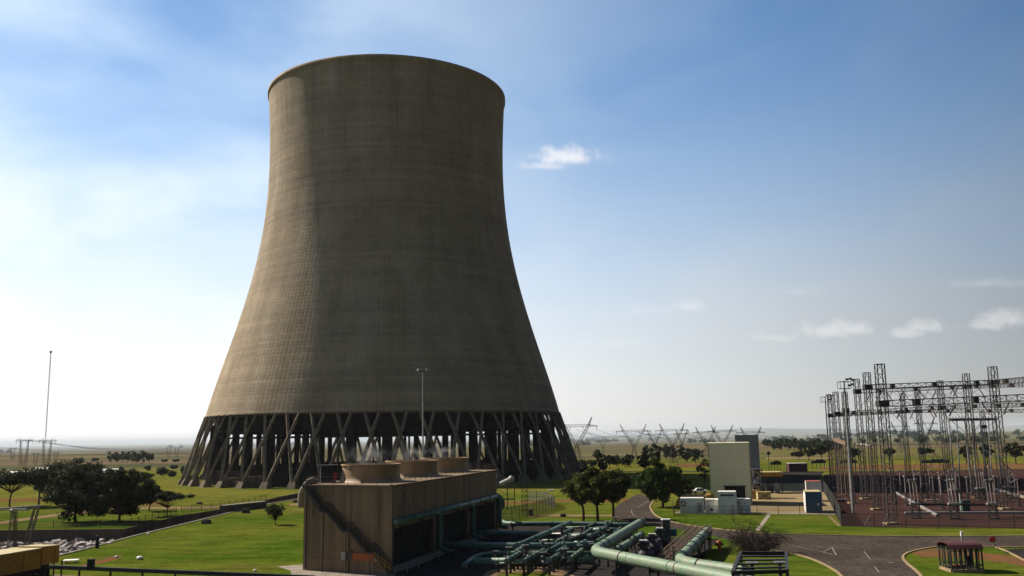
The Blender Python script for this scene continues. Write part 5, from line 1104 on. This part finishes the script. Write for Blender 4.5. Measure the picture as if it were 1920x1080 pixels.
spec = [(1083, 884, 782, 'largest pylon, half hidden behind the right foot of the cooling tower', .25), (1190, 876, 795, 'pylon with raised horns second from the cooling tower', 0), (1263, 873, 794, 'pylon standing above the big round tree', .1), (1326, 866, 800, 'pylon left of the olive building roof', .2), (1357, 866, 797, 'pylon rising straight above the olive building', .1), (1411, 866, 800, 'pylon peeping over the dark grey building', .1), (1229, 858, 806, 'smaller hazy pylon between the two nearer ones', .4), (1131, 853, 823, 'tiny hazy pylon right of the largest one', .3), (1280, 856, 805, 'hazy pylon just right of the one above the round tree', .6),
        (1740, 850, 783, 'hazy pylon seen through the substation columns', .3), (1690, 850, 790, 'fainter pylon behind the left substation columns', .3)]
for i, (px, py, ty, lb, rz) in enumerate(spec):
    c = py_ if i == 0 else copy_tree(py_); p = P(px, py); s = hat(p, ty)/30; c.location = p; c.scale = (s, s, s); c['label'] = lb; c.rotation_euler.z = rz; K.append((p, s, rz))
q_ = [0, 1, 2, 3, 4, 5]
for j in range(5):
    (pa, sa_, ra), (pb, sb_, rb) = K[j], K[j+1]
    for w in (-1, 0, 1):
        wire(pa+Vector((w*11*sa_, 0, 23*sa_)), pb+Vector((w*11*sb_, 0, 23*sb_)), 2.5, ('left', 'middle', 'right')[w+1]+' conductor of the '+ORD[j].replace('leftmost', 'first')+' pylon span right of the tower', .05, 'power lines right of the tower', 'power_line')
def portal():
    t = thing('portal_pylon', 'x', 'pylon', (0, 0, 0), 'two-legged pylons in the left distance'); 
    for s in (-1, 1): m = MB(); m.lattice((s*2.2, 0, 0), (s*4.0, 0, 24), 2.6, .8, 7, .14, tb=.07); m.build('leg', MT['distant'], t)
    m = MB(); m.lattice((-9, 0, 24.3), (9, 0, 24.3), 1.2, 1.2, 12, .2, tb=.1)
    for s in (-1, 1): m.bar((s*4, 0, 24.5), (s*5, 0, 27), .25)
    m.build('crossarm', MT['distant'], t); m = MB()
    for x in (-8, -2, 2, 8): m.tube((x, 0, 24), (x, 0, 21.5), .16, n=6)
    m.build('insulators', MT['distant'], t); return t
po = portal()
for i, (px, py, ty, lb) in enumerate(((43, 873, 821, 'left one of the two nearest two-legged pylons'), (86, 873, 821, 'two-legged pylon in line with the foot of the tall radio mast'), (23, 862, 838, 'small faint two-legged pylon nearest the left edge'), (66, 872, 848, 'low dark two-legged pylon between the two nearest ones'), (104, 868, 846, 'low pylon just right of the radio mast foot'), (203, 860, 845, 'faint two-legged pylon left of the eucalyptus row'), (316, 857, 838, 'faint two-legged pylon left of the tower foot'), (331, 857, 838, 'faint two-legged pylon nearest the tower foot'))):
    c = po if i == 0 else copy_tree(po); p = P(px, py); s = hat(p, ty)/27; c.location = p; c.scale = (s, s, s); c['label'] = lb
for k, (x0_, y0_, D0, x1_, y1_, D1, sg) in enumerate(((30, 823, 690, 400, 837, 1100, 6), (44, 824, 690, 400, 838.5, 1100, 7), (58, 824, 690, 400, 840, 1100, 7), (-40, 836, 800, 330, 839, 1150, 5))):
    wire(Q(x0_, y0_, D0), Q(x1_, y1_, D1), sg, ('topmost', 'second', 'third', 'lowest')[k]+' of the power lines sweeping toward the tower foot on the left', .10, 'power lines in the left distance', 'power_line')
for k in range(3):
    wire(Q(1095+k*6, 807+k*5, 420), Q(1190+k*8, 808+k*2, 520), 3, ('upper', 'middle', 'lower')[k]+' power line between the two pylons right of the cooling tower', .06, 'power lines right of the tower', 'power_line')
    wire(Q(1190+k*8, 808+k*2, 520), Q(1320+k*10, 812+k*3, 640), 4, ('upper', 'middle', 'lower')[k]+' power line passing above the round tree', .06, 'power lines right of the tower', 'power_line')
p = P(84, 843); h = hat(p, 660); t = thing('radio_mast', 'very tall thin guyed radio mast in the left distance', 'radio mast', p); m = MB(); m.lattice(p, p+Vector((0, 0, h)), 2.2, 2.2, 90, .3, tb=.14); m.build('mast_body', MT['hazed_mast'], t)
m = MB(); m.box(p+Vector((0, 0, h)), (5, 5, 6)); m.build('beacon', MT['hazed_mast'], t)

# ------------------------------------------------------------------ trees
def leaves(cl, n, ls, r, flat=1.0):
    """n leaf-clump quads spread over the clumps cl = [(centre, radius)]"""
    rs = np.random.RandomState(r); cen = np.array([list(c) for c, _ in cl]); rad_ = np.array([q for _, q in cl]); w = rad_**2; idx = rs.choice(len(cl), n, p=w/w.sum())
    d = rs.normal(size=(n, 3)); d /= np.linalg.norm(d, axis=1)[:, None]; rr_ = rad_[idx]*(rs.rand(n)**.45)*(1+.12*rs.normal(size=n)); d2 = d*rr_[:, None]; d2[:, 2] *= flat
    c = cen[idx]+d2; a = rs.normal(size=(n, 3)); a[:, 2] *= .6; a /= np.linalg.norm(a, axis=1)[:, None]; b = np.cross(a, rs.normal(size=(n, 3))); b /= np.linalg.norm(b, axis=1)[:, None]
    s = ls*(.6+.8*rs.rand(n))[:, None]; v = np.stack([c-a*s-b*s*.3, c+b*s*.55, c+a*s+b*s*.2, c-b*s*.55], 1).reshape(-1, 3)
    return v, n
def leafobj(name, v, n, mat, parent):
    me = bpy.data.meshes.new(name); me.vertices.add(len(v)); me.vertices.foreach_set('co', v.astype(np.float32).ravel()); me.loops.add(4*n); me.loops.foreach_set('vertex_index', np.arange(4*n, dtype=np.int32)); me.polygons.add(n); me.polygons.foreach_set('loop_start', np.arange(0, 4*n, 4, dtype=np.int32)); me.update(calc_edges=True); me.validate()
    me.materials.append(mat); o = bpy.data.objects.new(name, me); C.objects.link(o); o.parent = parent; return o
def tree(label, px, py, ty, wpx, kind='round', mat='leafdark', n=4000, ls=.3, seed=1, name='tree', group=None, trunk=.32, skew=0, gaps=1.0, cat='tree', base=None):
    p = P(px, py); h = hat(p, ty); Rw = wpx/2/F_PX*p.length; rs = random.Random(seed); t = thing(name, label, cat, p, group); cl = []
    th = h*trunk
    if kind == 'flat': zc, rz = h*.82, h*.17; nc = 26; rc = Rw*.26
    elif kind == 'dense': zc, rz = h*.53, h*.45; nc = 46; rc = Rw*.29
    elif kind == 'low': zc, rz = h*.52, h*.5; nc = 64; rc = Rw*.24
    elif kind == 'tall': zc, rz = h*.56, h*.44; nc = 16; rc = Rw*.42
    elif kind == 'bush': zc, rz = h*.45, h*.45; nc = 12; rc = min(Rw, h)*.42
    else: zc, rz = h*.64, h*.34; nc = 46; rc = Rw*.25
    while len(cl) < nc:
        u = Vector((rs.uniform(-1, 1), rs.uniform(-1, 1), rs.uniform(-1, 1)))
        if u.length > 1 or (u.length < .45 and rs.random() < .6): continue
        q = rc*rs.uniform(.55, 1.1)*gaps
        cl.append((Vector((u.x*(Rw-q*.75)+skew*Rw*(u.z+.5), u.y*(Rw-q*.75), zc+u.z*max(.1, rz-q*.55*(1 if kind != 'flat' else .35)))), q))
    m = MB()
    if kind != 'bush' or h > 3:
        tr_ = max(.09, h*.022); top = Vector((rs.uniform(-.2, .2), rs.uniform(-.2, .2), th)); m.path([(0, 0, -.1), (rs.uniform(-.15, .15), 0, th*.5), top], [tr_*1.3, tr_*1.05, tr_*.9], 8)
        for c, q in (cl if kind != 'low' else [x for x in cl if x[0].z > th])[:: 1 if n > 1500 else 3]:
            mid = top.lerp(c, .55)+Vector((rs.uniform(-.3, .3), rs.uniform(-.3, .3), -.12*h*rs.random()*(1 if kind != 'flat' else -.3))); m.path([top-Vector((0, 0, .1)), mid, c], [tr_*.55, tr_*.32, tr_*.12], 5)
            if n > 4000:
                for _ in range(3): e = c+Vector((rs.uniform(-1, 1), rs.uniform(-1, 1), rs.uniform(-.3, 1)))*q*.8; m.path([mid.lerp(c, .5), e], [tr_*.14, tr_*.05], 4)
        me = bpy.data.meshes.new('trunk'); me.from_pydata(m.v, [], m.f); me.materials.append(MT['bark']); o = bpy.data.objects.new('trunk', me); C.objects.link(o); o.parent = t
    v, k = leaves(cl, n, ls, seed, .75 if kind != 'flat' else .45); leafobj('crown', v, k, MT[mat], t); return t
# left group
tree('flat topped thorn tree nearest the left edge', 18, 951, 886, 120, 'flat', 'leafdark', 8000, .26, 1, trunk=.42)
tree('flat topped thorn tree second from the left edge', 72, 949, 878, 120, 'flat', 'leafdark', 9000, .26, 2, trunk=.45)
tree('broad dark tree rising behind the second thorn tree', 124, 935, 858, 122, 'low', 'leafdark', 11000, .32, 3, trunk=.25)
tree('large dark tree with one clear trunk left of centre in the left grove', 141, 979, 868, 122, 'low', 'leafdark', 17000, .24, 4, trunk=.2)
tree('densest dark tree of the left grove, hanging down to the grass', 224, 979, 872, 118, 'low', 'leafdark', 22000, .25, 5, trunk=.15)
tree('small dark tree squeezed against the right side of the densest one', 280, 958, 904, 52, 'round', 'leafdark', 3200, .24, 6, trunk=.25)
tree('low spreading tree at the right end of the left grove', 313, 967, 922, 94, 'flat', 'leafdark', 6000, .22, 7, trunk=.33)
tree('dark tree in the gap behind the two biggest left trees', 182, 945, 868, 92, 'low', 'leafdark', 4500, .3, 8, trunk=.3)
tree('small young tree standing alone on the left lawn', 517, 984, 940, 42, 'round', 'leafmid', 2400, .17, 9, trunk=.22, gaps=.9)
# right group
tree('leftmost of the three trees beyond the pipework', 1094, 977, 882, 76, 'round', 'leafolive', 6000, .3, 10, trunk=.36, skew=-.1)
tree('middle of the three trees beyond the pipework', 1121, 981, 872, 80, 'round', 'leafolive', 6500, .3, 11, trunk=.34)
tree('rightmost of the three trees beyond the pipework', 1150, 973, 876, 84, 'round', 'leafolive', 6500, .3, 12, trunk=.34, skew=.1)
tree('big round green tree by the bend in the road', 1243, 951, 855, 92, 'dense', 'leafmid', 11000, .33, 13, trunk=.22)
tree('dark tree just behind the big round one on its right', 1278, 940, 878, 50, 'dense', 'leafdark', 5500, .26, 14, trunk=.22)
tree('maroon leaved tree behind the big round one', 1208, 888, 850, 34, 'round', 'leafred', 1500, .4, 15, trunk=.3)
tree('thin grey half bare tree left of the olive building', 1322, 905, 842, 34, 'tall', 'leafgrey', 900, .28, 16, trunk=.3, gaps=.8)
tree('small dark tree between the three trees and the big round one', 1131, 893, 862, 20, 'round', 'leafdark', 600, .45, 17)
k = 0
GB = 'dark bushes right of the tower foot'
for px, py, ty, w, kd, mt in ((1103, 893, 872, 44, 'bush', 'leafdark'), (1092, 880, 860, 34, 'bush', 'leafdark'), (1110, 876, 858, 22, 'bush', 'leafgrey'), (1128, 878, 850, 20, 'round', 'leafdark'), (1143, 880, 852, 20, 'round', 'leafdark'), (1157, 874, 847, 30, 'bush', 'leafdark'), (1172, 876, 850, 32, 'bush', 'leafdark'), (1120, 870, 842, 18, 'round', 'leafgrey')):
    tree(('low wide dark bush hard by the right tower foot', 'dark bush behind the lowest one at the tower foot', 'greyish bush third from the tower foot', 'small dark round tree fourth from the tower foot', 'dark round tree fifth from the tower foot', 'wide bush on the bright grass beyond the three trees', 'wide bush left of the maroon tree', 'small grey tree at the back of the bush group')[k], px, py, ty, w, kd, mt, 700, .5, 30+k, name='bush' if kd == 'bush' else 'tree', cat='bush' if kd == 'bush' else 'tree', group=GB); k += 1
ordn = ['first', 'second', 'third', 'fourth', 'fifth', 'sixth', 'seventh', 'eighth', 'ninth', 'tenth', 'eleventh', 'twelfth', 'thirteenth', 'fourteenth', 'fifteenth', 'sixteenth', 'seventeenth', 'eighteenth', 'nineteenth', 'twentieth']
row = [(1212, 862, 835, 16), (1222, 864, 828, 18), (1236, 866, 832, 20), (1250, 862, 832, 22), (1262, 868, 836, 20), (1275, 862, 830, 16), (1288, 866, 834, 24), (1304, 868, 838, 20), (1180, 868, 850, 20)]
for i, (px, py, ty, w) in enumerate(row): tree(f'grey green tree {ordn[i]} in the far row behind the big round tree', px, py, ty, w, 'tall', 'leafgrey' if i % 2 else 'leafdark', 420, .8, 50+i, group='far trees behind the round tree')
row = [(1438, 838, 822, 18), (1452, 844, 824, 18), (1463, 843, 822, 20), (1478, 844, 820, 22), (1490, 845, 821, 18), (1503, 846, 822, 22), (1518, 845, 820, 22), (1532, 846, 818, 20), (1549, 850, 822, 24), (1568, 848, 822, 24)]
for i, (px, py, ty, w) in enumerate(row): tree(f'hazy green tree {ordn[i]} from the left in the row above the maroon shed', px, py, ty, w, 'dense', 'leafgrey', 420, 1.1, 70+i, group='far trees above the maroon shed')
for i, (px, py, ty, w, lb) in enumerate(((1498, 862, 846, 20, 'dark bushy tree behind the maroon shed, left one'), (1517, 864, 838, 34, 'largest dark tree behind the maroon shed'), (1541, 862, 832, 30, 'dark tree at the left edge of the substation'), (1488, 858, 848, 12, 'little dark tree left of the ones behind the maroon shed'), (1600, 866, 838, 30, 'dark tree behind the left substation columns'), (1814, 868, 835, 26, 'round dark tree behind the middle substation columns'), (1852, 868, 832, 26, 'round dark tree behind the right substation columns'), (1905, 870, 828, 40, 'wide dark tree at the right edge behind the substation'), (1668, 862, 838, 22, 'dark tree right of the tallest column'), (1735, 858, 838, 30, 'dark tree below the hazy pylon'))):
    tree(lb, px, py, ty, w, 'round', 'leafdark', 900, .55, 90+i)
# left distance
for i, (px, py, ty, w) in enumerate(((238, 868, 846, 18), (248, 868, 845, 14), (219, 868, 848, 20), (230, 868, 846, 16), (255, 869, 845, 20), (268, 869, 844, 18), (280, 868, 847, 16), (207, 868, 847, 14))):
    tree(f'tall hazy eucalyptus {ordn[i]} of the far left row', px, py, ty, w, 'tall', 'leafgrey', 380, 1.0, 110+i, group='eucalyptus row in the left distance')
for i, (px, py, ty, w, lb) in enumerate(((154, 867, 856, 22, 'blue hazy bush in the left distance, left of a pair'), (178, 866, 857, 16, 'blue hazy bush in the left distance, right of a pair'), (303, 892, 875, 30, 'round dark bush left of the tower foot'), (322, 894, 882, 20, 'small bush just right of the round dark one'), (277, 882, 872, 14, 'dark bush left of the round dark one'), (345, 890, 871, 14, 'dark bush touching the left tower foot'), (282, 895, 888, 24, 'low bush on the yellow grass left'), (326, 879, 871, 16, 'small bush above the yellow grass'), (330, 866, 860, 16, 'far hedge bush near the tower foot'), (308, 866, 860, 12, 'far hedge bush left of the other hedge bush'), (225, 884, 874, 12, 'little dark bush above the densest tree'), (255, 893, 886, 22, 'low scrub bush above the right side of the densest tree'), (160, 884, 876, 30, 'dark scrub bush behind the broad tree'), (105, 886, 876, 40, 'dark scrub hedge right of the grey shed'), (12, 892, 876, 70, 'long dark hedge at the left edge behind the thorn trees'), (60, 890, 874, 60, 'dark hedge behind the grey shed'))):
    tree(lb, px, py, ty, w, 'bush', 'leafdark' if i > 1 else 'leafgrey', 600, .5, 130+i, name='bush', cat='bush')
# far woodland on the rising ground
rs = random.Random(5); cl = []
for k in range(420):
    u = rs.random(); x = rs.uniform(300, 1500); y = rs.uniform(1150, 1750)
    if math.sin(x*.012)+math.sin(y*.02+x*.004) < -.2: continue
    zt = -1+11*math.sin(math.pi*max(0, min(1, (y-1350)/550)))*env(x, 330, 640, 1300, 1500); cl.append((Vector((x, y, max(0, zt)+3)), rs.uniform(3.5, 7)))
for k in range(500):
    x = rs.uniform(-1200, 900); y = rs.uniform(1500, 3200)
    if math.sin(x*.008+1)+math.sin(y*.006+x*.002) < .3 or (-900 < x < -500 and y < 2200): continue
    cl.append((Vector((x, y, 2.5)), rs.uniform(4, 9)))
v, k = leaves(cl, 26000, 1.9, 3, .7); o = leafobj('far_woodland', v, k, MT['leafgrey'], None); tag(o, 'far off dark woodland spread over the rising ground toward the horizon', 'woodland', kind='stuff')
# leafless shrub
p = P(1417, 1037); t = thing('leafless_shrub', 'wide leafless purple grey thorn shrub beside the road junction', 'shrub', p); m = MB(); rs = random.Random(21)
def twig(a, d, L_, r, lev):
    pts = [a]; q = a.copy(); dd = d.copy()
    for i in range(4): dd = (dd+Vector((rs.uniform(-.25, .25), rs.uniform(-.25, .25), rs.uniform(-.22, .12)-.05*lev))).normalized(); q = q+dd*L_/4; pts.append(q.copy())
    r = max(r, .02); m.path(pts, [r, r*.85, r*.75, r*.65, r*.5], 4 if lev else 6)
    if lev < 3:
        for k in range((7, 6, 4)[lev]): twig(pts[1+k % 4], (dd+Vector((rs.uniform(-1, 1), rs.uniform(-1, 1), rs.uniform(-.5, .6)))*.95).normalized(), L_*rs.uniform(.45, .75), r*.55, lev+1)
for k in range(19):
    a = 2*math.pi*k/19+rs.uniform(-.2, .2); el = rs.uniform(.3, 1.25); twig(Vector((p.x, p.y, 0)), Vector((math.cos(a)*math.cos(el)*1.15, math.sin(a)*math.cos(el), math.sin(el))).normalized(), rs.uniform(2.5, 3.5), .05, 0)
m.build('branches', MT['twig'], t)
m = MB()
for k in range(8):
    a = rs.uniform(0, 6.28); q = Vector((p.x-4+rs.uniform(-3, 7), p.y+4, 0)); 
# thin upright dead stems by the road behind it
for i, (px, py, s) in enumerate(((1384, 1006, 4.4), (1285, 1012, 3.2))):
    q = P(px, py); t = thing('leafless_sapling', ('taller bare sapling rising behind the purple shrub', 'short bare sapling beyond the rusty walkway')[i], 'sapling', q); m = MB(); twig(q, Vector((0, 0, 1)), s, .05, 1); twig(q, Vector((.2, 0, 1)), s*.8, .04, 1); m.build('branches', MT['twig'], t)

# ------------------------------------------------------------------ steam over the fans, haze
def volmat(name, dens, col, noise=None, aniso=.3):
    m = bpy.data.materials.new(name); m.use_nodes = True; t = m.node_tree; n = t.nodes; l = t.links; n.remove(n['Principled BSDF']); v = n.new('ShaderNodeVolumePrincipled'); v.inputs['Color'].default_value = (*col, 1); v.inputs['Density'].default_value = dens; v.inputs['Anisotropy'].default_value = aniso; l.new(v.outputs[0], n['Material Output'].inputs['Volume'])
    return m
hz_m = MB(); hz_m.hexa([Vector(q) for q in ((-9000, -200, -4), (9000, -200, -4), (9000, 16000, -4), (-9000, 16000, -4), (-9000, -200, 175), (9000, -200, 175), (9000, 16000, 175), (-9000, 16000, 175))])
o = hz_m.build('haze', volmat('haze_air', HAZE, (.80, .82, .86), aniso=.2)); o['kind'] = 'stuff'

mi = MB(); mi.hexa([Vector(q) for q in ((-8800, 1300, -3.5), (8800, 1300, -3.5), (8800, 15800, -3.5), (-8800, 15800, -3.5), (-8800, 1300, 32), (8800, 1300, 32), (8800, 15800, 32), (-8800, 15800, 32))])
o = mi.build('mist', volmat('mist_air', 3.2e-4, (.74, .79, .84), aniso=.1)); o['kind'] = 'stuff'
def steammat():
    m = bpy.data.materials.new('steam'); m.use_nodes = True; t = m.node_tree; n = t.nodes; l = t.links; n.remove(n['Principled BSDF']); v = n.new('ShaderNodeVolumePrincipled'); v.inputs['Color'].default_value = (.95, .95, .95, 1); tc_ = n.new('ShaderNodeTexCoord')
    no = n.new('ShaderNodeTexNoise'); no.inputs['Scale'].default_value = .9; no.inputs['Detail'].default_value = 4; l.new(tc_.outputs['Object'], no.inputs['Vector']); ln = n.new('ShaderNodeVectorMath'); ln.operation = 'LENGTH'; mp = n.new('ShaderNodeMapping'); mp.inputs['Scale'].default_value = (1/3.2, 1/3.2, 1/2.0); l.new(tc_.outputs['Object'], mp.inputs[0]); l.new(mp.outputs[0], ln.inputs[0])
    a = n.new('ShaderNodeMapRange'); a.inputs[1].default_value = .3; a.inputs[2].default_value = 1.0; a.inputs[3].default_value = 1; a.inputs[4].default_value = 0; l.new(ln.outputs['Value'], a.inputs[0]); b = n.new('ShaderNodeMapRange'); b.inputs[1].default_value = .48; b.inputs[2].default_value = .72; b.inputs[4].default_value = .16; l.new(no.outputs[0], b.inputs[0])
    mu = n.new('ShaderNodeMath'); mu.operation = 'MULTIPLY'; l.new(a.outputs[0], mu.inputs[0]); l.new(b.outputs[0], mu.inputs[1]); l.new(mu.outputs[0], v.inputs['Density']); l.new(v.outputs[0], n['Material Output'].inputs['Volume']); return m
SM = steammat()
for i, s in enumerate((8.2, 24.2, 40.2)):
    c = cp(s, WD/2-.8, HZ+3.5); m = MB(); m.lathe((0, 0, 0), [(3.2*math.sin(a)+1e-3, -2.0*math.cos(a)) for a in [math.pi*k/8 for k in range(9)]], 16); o = m.build('steam', SM); o.location = c; o.scale = (1.0, 1, (1, .7, .6)[i])
    tag(o, ('wisp of steam over the nearest fan stack', 'wisp of steam over the middle fan stack', 'wisp of steam over the farthest fan stack')[i], 'steam', kind='stuff')
